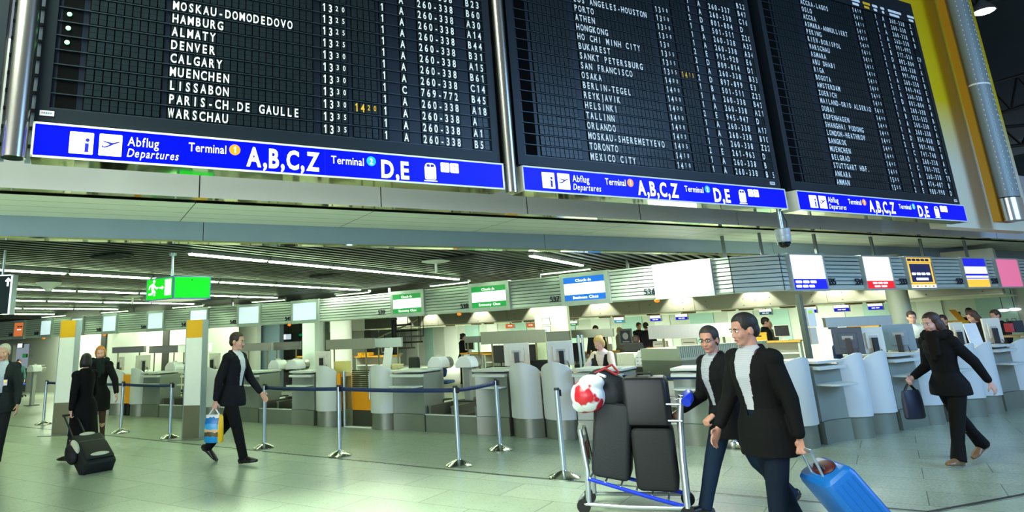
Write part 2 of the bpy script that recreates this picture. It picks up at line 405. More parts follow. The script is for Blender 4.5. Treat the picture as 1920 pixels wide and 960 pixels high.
T3 = [("AMMAN","1505","","2","E","980-990","D"),("ANKARA","1505","","1","B","474-487","B"),("STUTTGART HBF.","1450","","1","A","260-338","TE"),("BELGRAD","1445","","1","C","701-702","C"),
("MUENCHEN","1445","","1","A","260-338","A"),("BANGKOK","1445","","1","C","741-748","B"),("LONDON-HEATHROW","1445","","2","E","981-986","T"),("SHANGHAI PUDONG","1440","","2","D","854-858","D"),
("KOPENHAGEN","1440","","1","A","260-338","A"),("DUBAI","1440","","1","A","260-338","C"),("MAILAND-ORIO ALSERIO","1435","","1","B","525-525","B"),("ZUERICH","1435","","1","A","260-338","A"),
("AMSTERDAM","1435","","2","D","801-804","D"),("BOGOTA","1430","","1","A","260-338","B"),("RIGA","1430","","2","E","941-942","E"),("ABU DHABI","1430","","1","A","260-338","B"),("ASMARA","1425","","2","E","991-992","E"),
("WARSCHAU","1425","","1","A","260-338","A"),("KIEW-BORISPOL","1425","","2","D","802-804","E"),("PEKING","1420","","1","B","517-524","C9"),("ASMARA-ANNULLIERT","1420","","2","E","991-992",""),
("ACCRA","1415","","1","A","260-338","B"),("OSLO","1415","","1","A","260-338","A"),("ACCRA-LAGOS","1410","","1","A","260-338","B"),("","1410","","1","A","260-338","Z")]
COLS = [(0.344, 0.0675, 9), (1.010, 0.0672, 20), (2.440, 0.070, 4), (2.775, 0.068, 4), (3.095, 0.065, 1), (3.325, 0.07, 1), (3.545, 0.0685, 7), (4.175, 0.070, 3)]
def board(label, s0, rows, nrows, dx, leds=(), header=False):
    t = thing('departure_board', label, 'departure board', bp(s0, 0.055, 0), PHI, 'split flap departure boards over the hall')
    top = Z0 + RP * nrows + (0.42 if header else 0.25); x1 = 4.5
    mb = MB(); yb = 0.22
    mb.b2(0, 0.10, 0, yb, 3.44, top); mb.b2(x1 - 0.09, x1, 0, yb, 3.44, top); mb.b2(0.10, x1 - 0.09, 0, yb, 3.44, Z0 - 0.005); mb.b2(0.10, x1 - 0.09, 0, yb, Z0 + RP * nrows + 0.005, top)
    mb.b2(0.10, x1 - 0.09, 0.10, yb, Z0, top)
    mb.build('case', bd_case, t)
    for k in range(nrows):
        row = rows[k] if k < len(rows) else ("",) * 7
        z = Z0 + RP * k; mb = MB()
        mb.b2(0.10, x1 - 0.09, 0.020, 0.10, z, z + RP)
        mb.b2(0.10, x1 - 0.09, 0.004, 0.022, z - 0.004, z + 0.004, 3)
        mb.b2(0.135, 0.290, 0.017, 0.03, z + 0.008, z + RP - 0.006, 2)
        for ci, (cx, p, n) in enumerate(COLS):
            d = 0 if ci == 0 else dx
            mb.b2(cx + d - 0.006, cx + d + p * n + 0.006, 0.016, 0.03, z + 0.010, z + RP - 0.008, 2)
            for i in range(n):
                a = cx + d + p * i + 0.005; b = a + p - 0.010; zz = z + 0.014; h = RP - 0.026
                mb.b2(a, b, 0.008, 0.02, zz, zz + h * 0.485, 1); mb.b2(a, b, 0.010, 0.02, zz + h * 0.515, zz + h, 1)
        y = 0.0065; cap = 0.088; zb = z + 0.021
        for ci, s in zip((1, 2, 3, 4, 5, 6, 7), row):
            cx, p, n = COLS[ci]
            if ci in (2, 3) and s:
                mi = 5 if ci == 3 else 4
                cells(mb, s[:2], cx + dx, p, zb, cap, y, mi)
                for i, ch in enumerate(s[2:]): put(mb, ch, cx + dx + p * (i + 2.5), zb + 0.026, 0.058, y, 0.72, 0.014, 0, True, mi, p * 0.7)
            elif s: cells(mb, s, cx + dx, p, zb, cap, y, 4)
        ro = mb.build('flight_row', [bd_row, bd_flap, bd_pit, bd_ridge, ink, yink], t, smooth=0)
        if k in leds:
            mb = MB(); mb.ell((0.185, 0.012, z + 0.075), (0.020, 0.010, 0.020)); mb.build('green_indicator_lamp', led_m, ro)
    if header:
        zt = Z0 + RP * nrows + 0.03
        for x, w, mi in ((2.46, 0.26, 0), (2.80, 0.22, 1), (3.08, 0.16, 0), (3.33, 0.12, 0), (3.56, 0.42, 0), (4.17, 0.22, 0), (1.05, 0.5, 0), (0.36, 0.4, 0)):
            mb = MB(); tile(mb, x + dx, x + dx + w, zt + 0.075, zt + 0.125, -0.003, 0.02); tile(mb, x + dx + 0.02, x + dx + w * 0.8, zt, zt + 0.05, -0.003, 0.02)
            mb.build('column_heading', yink if mi else ink, t, smooth=0)
    return t
b1 = board('black split-flap departure board with Warschau as its bottom row and three green lamps', 0.0, T1, 16, 0.0, (4, 5, 6))
b2 = board('black split-flap departure board with Mexico City as its bottom row', 4.745, T2, 24, 0.05)
b3 = board('black split-flap departure board with Amman as its bottom row, beside the yellow wall', 9.49, T3, 25, 0.09, (), True)
# small maker plates fixed on the cases
for t, x, z, w in ((b1, 0.035, 3.486, 0.105), (b2, 4.28, 3.475, 0.10), (b3, 4.33, 3.475, 0.09)):
    mb = MB(); mb.b2(x, x + w, -0.006, 0.002, z, z + 0.043); 
    for i in range(5): mb.b2(x + 0.012 + i * w * 0.15, x + 0.012 + i * w * 0.15 + w * 0.11, -0.008, -0.005, z + 0.016, z + 0.030, 1 if i == 0 else 2)
    mb.build('name_plate', [paper, mat('plate_red', (226, 120, 120), 0.6), mat('plate_green', (90, 130, 130), 0.6)], t, smooth=0)
    tag([o for o in C.objects if o.parent == t][-1], 'white name plate')
# the board to the left, of which only its end shows
t = thing('departure_board', 'end of a dark departure board at the left edge, behind the steel pole', 'departure board', bp(-4.76, 0.055, 0), PHI, 'split flap departure boards over the hall')
mb = MB(); mb.b2(0, 4.5, 0, 0.22, 3.44, 6.0); mb.b2(0.1, 4.4, -0.012, 0.0, 3.55, 3.57); mb.build('case', bd_case, t)
for k in range(6):
    mb = MB(); z = Z0 + RP * k; mb.b2(0.1, 4.41, -0.006, 0.002, z, z + RP - 0.006); mb.build('flight_row', bd_row, t)

# ------------------------------------------------------------------ blue direction signs under the boards
sgn = mat('lit_blue_sign', (0, 10, 235), 0.35, emit=(0, 6, 255), strength=0.75, spec=0.1)
sgw = mat('lit_white_symbol', (250, 250, 250), 0.4, emit=(250, 250, 250), strength=0.95)
sgb = mat('sign_blue_symbol', (8, 18, 170), 0.5)
sgf = mat('sign_frame', (232, 232, 216), 0.35, noise=0.02)
b_or = mat('orange_badge', (255, 140, 0), 0.4, emit=(255, 140, 0), strength=0.6)
b_cy = mat('cyan_badge', (0, 170, 235), 0.4, emit=(0, 170, 235), strength=0.6)
def dsign(label, s0):
    t = thing('direction_sign', label, 'sign', bp(s0, 0, 0), PHI, 'blue departures signs under the boards')
    z0, z1 = 3.122, 3.415; f = 0.017
    mb = MB(); mb.b2(0, 4.5, 0, f * 0.6, z1 - f, z1); mb.b2(0, 4.5, 0, f * 0.6, z0, z0 + f); mb.b2(0, f, 0, f * 0.6, z0, z1); mb.b2(4.5 - f, 4.5, 0, f * 0.6, z0, z1)
    mb.b2(0, 4.5, f * 0.6, 0.25, z0 + 0.002, z1); mb.b2(0.002, 4.498, 0.004, 0.25, z0 - 0.001, z0 + 0.002, 1); mb.build('housing', [sgf, mirror_y], t)
    mb = MB(); mb.b2(f, 4.5 - f, 0.006, 0.012, z0 + f, z1 - f); mb.b2(2.449, 2.452, 0.0055, 0.007, z0 + f, z1 - f, 1); y = 0.004
    line(mb, 'Abflug', 0.704, 0.952, 3.275, 0.084, y, 0.006, mi=2); line(mb, 'Departures', 0.704, 1.118, 3.180, 0.076, y, 0.006, 0.22, 2)
    line(mb, 'Terminal', 1.197, 1.52, 3.272, 0.082, y, 0.008, mi=2); line(mb, 'A,B,C,Z', 1.702, 2.395, 3.180, 0.180, y, 0.035, 0, 2)
    line(mb, 'Terminal', 2.512, 2.85, 3.264, 0.080, y, 0.008, mi=2); line(mb, 'D,E', 3.036, 3.343, 3.165, 0.180, y, 0.035, 0, 2)
    face = mb.build('blue_panel', [sgn, sgb, sgw], t, smooth=0)
    mb = MB(); tile(mb, 0.268, 0.445, 3.174, 3.359, y); disc(mb, 0.400, 3.295, 0.0155, y - 0.001, mi=1)
    mb.add([(a, y - 0.001, b) for a, b in ((0.374, 3.193), (0.420, 3.193), (0.420, 3.197), (0.411, 3.199), (0.411, 3.268), (0.374, 3.268), (0.374, 3.264), (0.383, 3.262), (0.383, 3.199), (0.374, 3.197))], [tuple(range(10))], 1)
    mb.build('information_pictogram', [sgw, sgb], face, smooth=0)
    mb = MB(); tile(mb, 0.487, 0.662, 3.174, 3.361, y)
    pl = ((0.504, 3.258), (0.512, 3.245), (0.528, 3.243), (0.548, 3.246), (0.600, 3.277), (0.644, 3.296), (0.643, 3.303), (0.620, 3.298), (0.590, 3.288), (0.512, 3.302), (0.514, 3.296), (0.568, 3.276), (0.560, 3.268), (0.545, 3.257), (0.522, 3.252), (0.510, 3.262))
    mb.add([(a, y - 0.001, b) for a, b in pl], [tuple(range(len(pl)))], 1)
    mb.build('aeroplane_pictogram', [sgw, sgb], face, smooth=0)
    for x, m_, d in ((1.596, b_or, '1'), (2.930, b_cy, '2')):
        mb = MB(); disc(mb, x, 3.317, 0.050, y); put(mb, d, x, 3.287, 0.06, y - 0.001, 0.85, 0.03, 0, True, 1); mb.build('terminal_badge', [m_, sgw], face, smooth=0)
    mb = MB(); body = [(3.525, 3.185), (3.522, 3.30), (3.535, 3.335), (3.560, 3.350), (3.620, 3.350), (3.645, 3.335), (3.658, 3.30), (3.655, 3.185), (3.640, 3.175), (3.540, 3.175)]
    mb.add([(a, y, b) for a, b in body], [tuple(range(len(body)))]); tile(mb, 3.512, 3.668, 3.155, 3.166, y, 0.004)
    for xa, xb in ((3.548, 3.586), (3.594, 3.632)): tile(mb, xa, xb, 3.308, 3.336, y - 0.001, 0.006, 1)
    for x in (3.545, 3.635): disc(mb, x, 3.193, 0.006, y - 0.001, 10, 1)
    mb.build('train_pictogram', [sgw, sgb], face, smooth=0)
    grey = mat('tile_letter_grey', (186, 186, 192), 0.5)
    for x0, ch in ((3.713, 'S'), (3.826, 'T')):
        mb = MB(); tile(mb, x0, x0 + 0.104, 3.264, 3.368, y, 0.012); put(mb, ch, x0 + 0.052, 3.283, 0.066, y - 0.001, 0.9, 0.0, 0, True, 1); mb.build('letter_tile', [sgw, grey], face, smooth=0)
    return t
dsign('long blue Abflug Departures sign under the board that ends in Warschau', 0.0)
dsign('long blue Abflug Departures sign under the board that ends in Mexico City', 4.745)
dsign('long blue Abflug Departures sign under the board that ends in Amman', 9.49)
t = thing('direction_sign', 'cream end of a blue sign cut off at the left edge, behind the steel pole', 'sign', bp(-4.745, 0, 0), PHI, 'blue departures signs under the boards')
mb = MB(); mb.b2(0, 4.5, 0, 0.25, 3.122, 3.415); mb.build('housing', sgf, t); mb = MB(); mb.b2(0.017, 4.483, -0.003, 0.002, 3.139, 3.398); mb.build('blue_panel', sgn, t)
# pale light strips and struts that show in the gaps between the boards
t = thing('ladder_frame', 'pale ladder-like strut behind the steel pole, left of the Warschau board', 'frame', bp(-0.12, 0.20, 3.12), PHI)
mb = MB(); mb.b2(-0.115, -0.075, 0, 0.04, 0, 2.2); mb.b2(0.072, 0.112, 0, 0.04, 0, 2.2); mb.build('rail', mat('pale_strut', (150, 165, 182), 0.5), t)
for k in range(14):
    mb = MB(); mb.b2(-0.115, 0.112, -0.012, 0.02, 0.12 + k * 0.155, 0.15 + k * 0.155); mb.build('rung', dark, t)

# steel poles between the boards
def pole(label, s, r, z0, z1):
    t = thing('steel_pole', label, 'pole', bp(s, 0.02, z0), PHI, 'steel poles between the departure boards')
    mb = MB(); mb.cyl((0, 0, 0.0), (0, 0, z1 - z0), r, n=40); mb.build('tube', mat('pole_steel', (170, 166, 158), 0.26, 1.0, noise=0.06, scale=50, stretch=(1, 1, 0.02)), t)
    mb = MB(); mb.cyl((0, 0, -0.004), (0, 0, 0.0), r * 0.985, n=40); mb.build('end_cap', mirror_y, t)
pole('thick round steel pole left of the Warschau board', -0.112, 0.088, 3.108, 6.6)
pole('slim round steel pole between the Warschau board and the Mexico City board', 4.600, 0.068, 3.10, 7.2)
for s in (4.62, 9.37):
    mb = MB(); mb.b2(-0.11, 0.11, 0, 0.05, 3.30, 7.2); g = struct('wall_gap' if s < 5 else 'wall_gap', mb, [blk], loc=bp(s, 0.28, 0), rz=PHI)
# round the corner: yellow wall, perforated lamp column, roof structure of the hall
ymat = bpy.data.materials.new('yellow_to_cream_fade'); ymat.use_nodes = True; nt = ymat.node_tree; p = nt.nodes['Principled BSDF']; p.inputs['Roughness'].default_value = 0.4
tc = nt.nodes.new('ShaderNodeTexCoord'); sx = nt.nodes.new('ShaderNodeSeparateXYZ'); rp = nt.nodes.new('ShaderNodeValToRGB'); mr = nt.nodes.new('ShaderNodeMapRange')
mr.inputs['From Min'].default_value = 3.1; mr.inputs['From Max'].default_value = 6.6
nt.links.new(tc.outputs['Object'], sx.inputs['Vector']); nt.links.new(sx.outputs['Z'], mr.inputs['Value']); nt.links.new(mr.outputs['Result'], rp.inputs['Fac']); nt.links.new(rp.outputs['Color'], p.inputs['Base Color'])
e = rp.color_ramp.elements; e[0].position = 0.33; e[0].color = lin((226, 220, 196)); e[1].position = 0.70; e[1].color = lin((232, 200, 10))  # base colour fades from cream low down to yellow higher up
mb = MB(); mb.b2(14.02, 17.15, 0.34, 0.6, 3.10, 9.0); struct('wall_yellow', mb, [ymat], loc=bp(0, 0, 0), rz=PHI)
t = thing('lamp_column', 'grey perforated light column with a steel foot in front of the yellow wall', 'column', bp(15.38, -0.10, 3.18), PHI)
mb = MB(); mb.b2(-0.25, 0.25, 0.10, 0.22, 0, 6); mb.build('back_channel', mat('ochre_channel', (196, 140, 30), 0.4, 0.2), t)
mb = MB(); mb.loft([((0, 0, z), (1, 0, 0), (0, 1, 0), 0.22, 0.15) for z in (0.42, 5.9)], 28)
for k in range(52):
    for a in range(5): 
        th = R(-160 + 35 * a); c_ = Vector((0.222 * math.cos(th), 0.152 * math.sin(th), 0.55 + k * 0.10)); mb.ell(c_, (0.012, 0.012, 0.02), None, 6, 4, 1)
mb.build('perforated_shell', [mat('grey_shell', (128, 140, 142), 0.45, 0.1, noise=0.05), mat('shell_dot', (196, 206, 204), 0.4)], t)
mb = MB(); mb.loft([((0, 0, z), (1, 0, 0), (0, 1, 0), 0.23, 0.16) for z in (0.0, 0.40)], 28); mb.build('steel_foot', chrome, t)
mb = MB(); mb.loft([((0, 0, z), (1, 0, 0), (0, 1, 0), 0.228, 0.158) for z in (2.55, 2.58)], 28); mb.build('joint_ring', white, t)
# hall roof beyond
mb = MB(); mb.box((24, 30, 11.2), (60, 40, 0.3), R(20)); struct('ceiling_hall', mb, [mat('hall_roof_dark', (70, 88, 100), 0.7, noise=0.15, scale=0.6)])
mb = MB(); mb.box((0, 0, 0), (26, 0.8, 0.55), 0, 0); mb.box((0, 0.3, -0.75), (26, 0.4, 0.9), 0, 1)
struct('trim_3', mb, [mat('hall_beam_pale', (150, 165, 178), 0.6), mat('hall_beam_teal', (62, 84, 92), 0.6)], loc=(22.5, 24, 7.4), rz=R(118))
mb = MB(); mb.b2(-8, 8, 0, 0.3, 0, 9); struct('wall_hall', mb, [mat('hall_wall_grey', (120, 132, 142), 0.7, noise=0.1, scale=1)], loc=(30, 34, 0), rz=R(-50))
def truss(label, p0, p1, h, w=0.05):
    t = thing('roof_truss', label, 'roof truss', p0, 0, 'dark steel roof trusses of the hall'); d = Vector(p1) - Vector(p0); n = int(d.length / 0.9)
    mb = MB(); mb.tube([(0, 0, 0), d], w); mb.build('lower_chord', dark, t)
    mb = MB(); mb.tube([(0, 0, h), d + Vector((0, 0, h))], w); mb.build('upper_chord', dark, t)
    mb = MB()
    for i in range(n): mb.tube([d * (i / n) + Vector((0, 0, 0 if i % 2 else h)), d * ((i + 1) / n) + Vector((0, 0, h if i % 2 else 0))], w * 0.7, 6)
    mb.build('lattice', dark, t)
truss('dark lattice truss high above the yellow wall, beside the hall lamp', at(1800, 20, 17.5), at(2050, -60, 21), 0.9)
truss('lower dark lattice truss right of the yellow wall, under the pale beam', at(1868, 215, 18), at(2060, 150, 21), 0.9)
truss('dark lattice truss low beside the yellow wall, level with the Amman rows', at(1888, 275, 19), at(2060, 255, 22), 0.6)
t = thing('hall_floodlight', 'bright floodlight hanging in the dark roof right of the yellow wall', 'lamp', at(1845, 22, 17.2))
mb = MB(); mb.lathe([(0.03, 0.36), (0.10, 0.30), (0.27, 0.06), (0.29, 0.0), (0.26, 0.0), (0.10, 0.22)], n=24); mb.build('reflector', alu, t)
mb = MB(); mb.ell((0, 0, 0.02), (0.24, 0.24, 0.08)); mb.build('lamp_glass', mat('flood_glow', (255, 255, 255), 0.3, emit=(238, 240, 255), strength=14), t)
mb = MB(); mb.tube([(0, 0, 0.34), (0, 0, 1.0)], 0.02); mb.build('hanger', dark, t)
# dome camera under the board signs
t = thing('dome_camera', 'grey dome security camera hanging below the Mexico City and Amman signs', 'camera', bp(9.20, 0.12, 2.83)); t.scale = (1.35, 1.35, 1.35)
mb = MB(); mb.cyl((0.0, 0, 0.0), (0, 0, 0.215), 0.022, n=16); mb.build('hanger_tube', alu, t)
mb = MB(); mb.tube([(0.055, 0.0, 0.02), (0.068, 0.01, 0.10), (0.03, 0.01, 0.21)], 0.004, 6); mb.build('cable', blk, t)
mb = MB(); mb.lathe([(0.0, 0.03), (0.066, 0.028), (0.076, 0.018), (0.074, -0.03), (0.070, -0.045), (0.070, -0.052), (0.072, -0.055), (0.070, -0.10), (0.064, -0.112), (0.0, -0.112)], n=32); mb.build('housing', mat('camera_grey', (176, 186, 192), 0.35, 0.2), t)
mb = MB(); mb.lathe([(0.062, -0.110), (0.060, -0.135), (0.045, -0.158), (0.02, -0.170), (0.0, -0.172)], n=28); mb.build('smoked_dome', mat('smoked_glass', (14, 16, 18), 0.05), t)
mb = MB(); mb.ell((0.068, -0.03, -0.02), (0.006, 0.006, 0.006)); mb.build('red_lamp', mat('red_led', (255, 60, 50), 0.4, emit=(255, 60, 50), strength=3), t)
# ------------------------------------------------------------------ ceiling tube lights
tube_m = mat('tube_glow', (255, 255, 250), 0.4, emit=(218, 255, 196), strength=TUBE)
trim_h = mat('tube_tray', (120, 128, 122), 0.4, 0.4)
HP = [(-21, 26.6), (-13.7, 22.4), (-8.8, 20.05), (-5.6, 18.7), (-3.4, 17.75), (-2.2, 16.98), (-0.98, 16.05), (0.21, 15.1), (1.2, 14.2), (1.9, 13.55), (2.8, 12.75), (3.45, 12.1), (4.11, 11.45),
      (4.93, 10.52), (5.62, 10.33), (6.42, 10.74), (7.38, 11.24), (8.48, 11.78), (10.04, 12.53), (11.4, 13.2), (15.5, 15.3)]
HP = [Vector((x * 1.1, y * 1.1, 0)) for x, y in HP]
HL = [0.0]
for a, b in zip(HP[:-1], HP[1:]): HL.append(HL[-1] + (b - a).length)
def hp(l):
    for i in range(len(HP) - 1):
        if l <= HL[i + 1] or i == len(HP) - 2: return HP[i].lerp(HP[i + 1], (l - HL[i]) / (HL[i + 1] - HL[i])), (HP[i + 1] - HP[i]).normalized()
def hpix(px, py):
    best = None
    for i in range(len(HP) - 1):
        d = HP[i + 1] - HP[i]; s, z = onplane(px, py, HP[i], math.atan2(d.y, d.x))
        if -1e-6 <= s <= d.length + 1e-6:
            q = HP[i] + d * (s / d.length)
            if best is None or q.length < best[2]: best = (HL[i] + s, z, q.length)
    return best[:2]
CORNER = HL[13]
strip_names = ['short', 'second', 'third', 'fourth', 'fifth', 'sixth', 'seventh']
ords = ['first', 'second', 'third', 'fourth', 'fifth', 'sixth', 'seventh', 'eighth', 'ninth', 'tenth', 'eleventh', 'twelfth', 'thirteenth'] + ['%dth' % i for i in range(14, 40)]
band_tube = mat('band_tube_glow', (255, 255, 250), 0.4, emit=(218, 255, 196), strength=4)
def tube_light(label, p, d, L, tm=None):
    t = thing('tube_light', label, 'ceiling light', p, math.atan2(d.y, d.x), 'fluorescent tubes in the slatted ceiling')
    mb = MB(); mb.prism([(-0.060, 0.05), (-0.052, 0.0), (0.052, 0.0), (0.060, 0.05)], 0, L, 'yz'); mb.build('tray', trim_h, t)
    mb = MB(); mb.prism([(-0.036, 0.0), (-0.030, -0.020), (0.030, -0.020), (0.036, 0.0)], 0.035, L - 0.035, 'yz'); mb.build('tube', tm or tube_m, t)
for si, q in enumerate((4.25, 7.30, 10.38, 13.40, 16.35, 19.3, 22.2)):
    t0 = slat_start(q) + 0.45
    if si == 1: t0 = 5.87
    base = CN * q
    # where the strip meets the sign band
    t1 = 40
    for i in range(14):
        a, b = HP[i], HP[i + 1]; d = b - a
        M2 = CU.x * -d.y + CU.y * d.x
        w = a - base; t_ = (w.x * -d.y + w.y * d.x) / M2; u_ = (w.x * -CU.y + w.y * CU.x) / -M2
        u_ = ((base + CU * t_) - a).dot(d) / d.dot(d)
        if -0.01 <= u_ <= 1.01 and t_ > 0: t1 = min(t1, t_ - 0.55)
    n = max(1, round((t1 - t0) / 1.5)); L = (t1 - t0) / n
    for k in range(n):
        nm = ['in the short strip at right', 'in the long strip nearest the beam', 'in the third strip from right', 'in the fourth strip from right', 'in the fifth strip from right', 'in the sixth strip from right', 'in the farthest strip at left'][si]
        p = base + CU * (t0 + k * L); p.z = CZL - 0.052
        pe = p + CU * L; dd_ = pe - Vector((0, 0, CZ)); 
        if PPX + FPX * dd_.dot(RT) / dd_.dot(FW) < -40: continue
        tube_light('white tube light, %s from its band end %s' % (ords[n - 1 - k], nm), p, CU, L - 0.03)
    # short tube on top of the band at the strip's end
    P1 = base + CU * (t1 - 0.02)
    l1 = min(range(0, int(CORNER * 10)), key=lambda i: (hp(i / 10)[0] - P1).length) / 10
    pa, dd = hp(l1); nn = Vector((dd.y, -dd.x, 0))
    pa = hp(l1 - 1.25)[0] + nn * 0.16; pb = hp(l1 - 0.05)[0] + nn * 0.16; pa.z = pb.z = 2.775
    tube_light('white tube on top of the louvred band, at the %s strip end from the right' % ords[si], pa, (pb - pa).normalized(), (pb - pa).length, band_tube)

# ceiling fittings
def fitting(kind, label, px, py, stem):
    p = atz(px, py, CZL - 0.005)
    t = thing('ceiling_speaker' if not stem else 'ceiling_antenna', label, 'ceiling fitting', p)
    if stem:
        mb = MB(); mb.lathe([(0.0, 0.0), (0.24, 0.0), (0.25, -0.012), (0.16, -0.035), (0.03, -0.045), (0.0, -0.045)], n=28); mb.build('disc', white, t)
        mb = MB(); mb.cyl((0, 0, -0.045), (0, 0, -0.20), 0.022); mb.build('stem', white, t)
    else:
        mb = MB(); mb.lathe([(0.0, 0.0), (0.22, 0.0), (0.20, -0.03), (0.09, -0.10), (0.05, -0.16), (0.0, -0.16)], n=28); mb.build('horn', white, t)
fitting(0, 'white disc with a short stem on the slatted ceiling, near the 538 screen', 817, 489, True)
fitting(0, 'small white disc with a stem on the slatted ceiling, left of the exit sign', 249, 555, True)
fitting(0, 'white funnel shaped fitting on the slatted ceiling at the left', 92, 530, False)
for lab, px, py in (('dark recessed vent in the slatted ceiling above the exit sign', 210, 479), ('dark recessed vent in the slatted ceiling above screen 541', 610, 516), ('dark recessed vent in the slatted ceiling by the white disc', 866, 481)):
    p = atz(px, py, CZL - 0.002); t = thing('ceiling_vent', lab, 'vent', p, CD, 'dark vents in the slatted ceiling')
    mb = MB(); mb.b2(-0.14, 0.14, -0.30, 0.30, -0.03, 0.0); mb.build('vent_box', blk, t, bevel=0.008); mb = MB()
    for i in range(6): mb.b2(-0.12 + 0.045 * i, -0.105 + 0.045 * i, -0.27, 0.27, -0.036, -0.03)
    mb.build('grille', dark, t)

# ------------------------------------------------------------------ green exit sign box and dark arrow sign
grn = mat('lit_exit_green', (0, 205, 20), 0.4, emit=(0, 215, 12), strength=0.62)
p0 = at(275.5, 521, 9.25); pA = at(326, 517.5, 8.95); pB = at(396, 523, 9.25)
t = thing('exit_sign', 'green emergency exit sign box with running figure hanging from the slatted ceiling', 'sign', (pA.x, pA.y, 0))
zt, zb = 2.535, 2.232
L0 = Vector((p0.x - pA.x, p0.y - pA.y, 0)); L1 = Vector((pB.x - pA.x, pB.y - pA.y, 0)); L2 = L0 + L1
mb = MB(); mb.prism([(0, 0), (L1.x, L1.y), (L2.x, L2.y), (L0.x, L0.y)], zb, zt, 'xy'); mb.build('housing', mat('exit_housing', (120, 150, 190), 0.35, 0.3), t)
mb = MB(); mb.prism([(L1.x * .05 + L0.x * .05, L1.y * .05 + L0.y * .05), (L1.x * .95 + L0.x * .05, L1.y * .95 + L0.y * .05), (L1.x * .95 + L0.x * .95, L1.y * .95 + L0.y * .95), (L1.x * .05 + L0.x * .95, L1.y * .05 + L0.y * .95)], zb - 0.004, zb, 'xy'); mb.build('underside', mat('lit_under', (235, 235, 205), 0.4, emit=(240, 240, 205), strength=0.5), t)
def facebox(mb, O, d, u0, u1, z0, z1, out, mi=0):
    n = Vector((d.y, -d.x, 0)).normalized() * out
    mb.add([O + d * u0 + n + Vector((0, 0, z0)), O + d * u1 + n + Vector((0, 0, z0)), O + d * u1 + n + Vector((0, 0, z1)), O + d * u0 + n + Vector((0, 0, z1))], [(0, 1, 2, 3)], mi)
mb = MB(); facebox(mb, Vector((0, 0, 0)), L1, 0.03, 0.97, zb + 0.016, zt - 0.016, 0.004); disc_c = L1 * 0.48 + Vector((0, 0, zt - 0.05))
mb.build('plain_face', grn, t, smooth=0)
mb = MB(); nrm = Vector((L1.y, -L1.x, 0)).normalized(); mb.ell(disc_c + nrm * 0.006, (0.008, 0.008, 0.010)); mb.build('red_lamp', mat('dark_red', (120, 20, 20), 0.4), t)
mb = MB(); Ld = -L0; facebox(mb, L0, Ld, 0.03, 0.97, zb + 0.016, zt - 0.016, 0.004)
facebox(mb, L0, Ld, 0.70, 0.93, zb + 0.055, zt - 0.035, 0.006, 1)
def pol(pts, out=0.006):
    n = Vector((Ld.y, -Ld.x, 0)).normalized() * out
    mb.add([L0 + Ld * a + n + Vector((0, 0, zb + b)) for a, b in pts], [tuple(range(len(pts)))], 1)
cx, cz = 0.30, 0.255
pol([(cx + 0.045 * math.cos(a * math.pi / 6), cz + 0.026 * math.sin(a * math.pi / 6)) for a in range(12)])
pol([(0.22, 0.225), (0.30, 0.228), (0.31, 0.15), (0.24, 0.13), (0.20, 0.15)])
pol([(0.30, 0.150), (0.37, 0.12), (0.35, 0.06), (0.30, 0.06), (0.31, 0.105), (0.24, 0.13)])
pol([(0.24, 0.15), (0.21, 0.10), (0.10, 0.10), (0.10, 0.075), (0.25, 0.075), (0.29, 0.13)])
pol([(0.22, 0.225), (0.12, 0.20), (0.10, 0.15), (0.135, 0.15), (0.15, 0.18), (0.23, 0.19)])
pol([(0.29, 0.225), (0.40, 0.17), (0.47, 0.18), (0.46, 0.155), (0.39, 0.145), (0.29, 0.19)])
pol([(0.50, 0.152), (0.60, 0.152), (0.60, 0.135), (0.67, 0.163), (0.60, 0.192), (0.60, 0.174), (0.50, 0.174)])
mb.build('running_figure_face', [grn, sgw], t, smooth=0)
mb = MB(); c_ = L2 * 0.5 - Vector((0.08, 0.05, 0)); mb.cyl((c_.x, c_.y, zt), (c_.x, c_.y, CZL), 0.019); mb.build('hanging_rod', alu, t)
mb = MB(); mb.cyl((c_.x, c_.y, CZL - 0.03), (c_.x, c_.y, CZL), 0.05); mb.build('ceiling_rose', alu, t)
t = thing('hanging_sign', 'dark hanging sign with a white up arrow, cut by the left edge', 'sign', at(-30, 590, 8.2))
pa = at(-60, 590, 8.2); pb = at(17, 590, 8.2); w = pb.x - t.location.x
mb = MB(); mb.b2(-0.35, w, 0, 0.10, 0, 0.46); mb.build('panel', mat('dark_sign', (30, 46, 48), 0.7, noise=0.05, spec=0.15), t, bevel=0.004)
mb = MB(); mb.b2(w - 0.018, w + 0.004, -0.006, 0.106, -0.01, 0.47); mb.b2(-0.35, w, -0.006, 0.106, 0.455, 0.47); mb.build('edge_frame', alu, t)
mb = MB(); x = w - 0.052; mb.add([(a + x, -0.004, b) for a, b in ((-0.012, 0.33), (0.012, 0.33), (0.012, 0.385), (0.034, 0.385), (0.034, 0.40), (0, 0.437), (-0.034, 0.40), (-0.034, 0.385), (-0.012, 0.385))], [tuple(range(9))]); mb.build('arrow', sgw, t, smooth=0)
mb = MB(); mb.cyl((w - 0.16, 0.05, 0.46), (w - 0.16, 0.05, CZL - t.location.z), 0.015); mb.build('hanging_rod', alu, t)

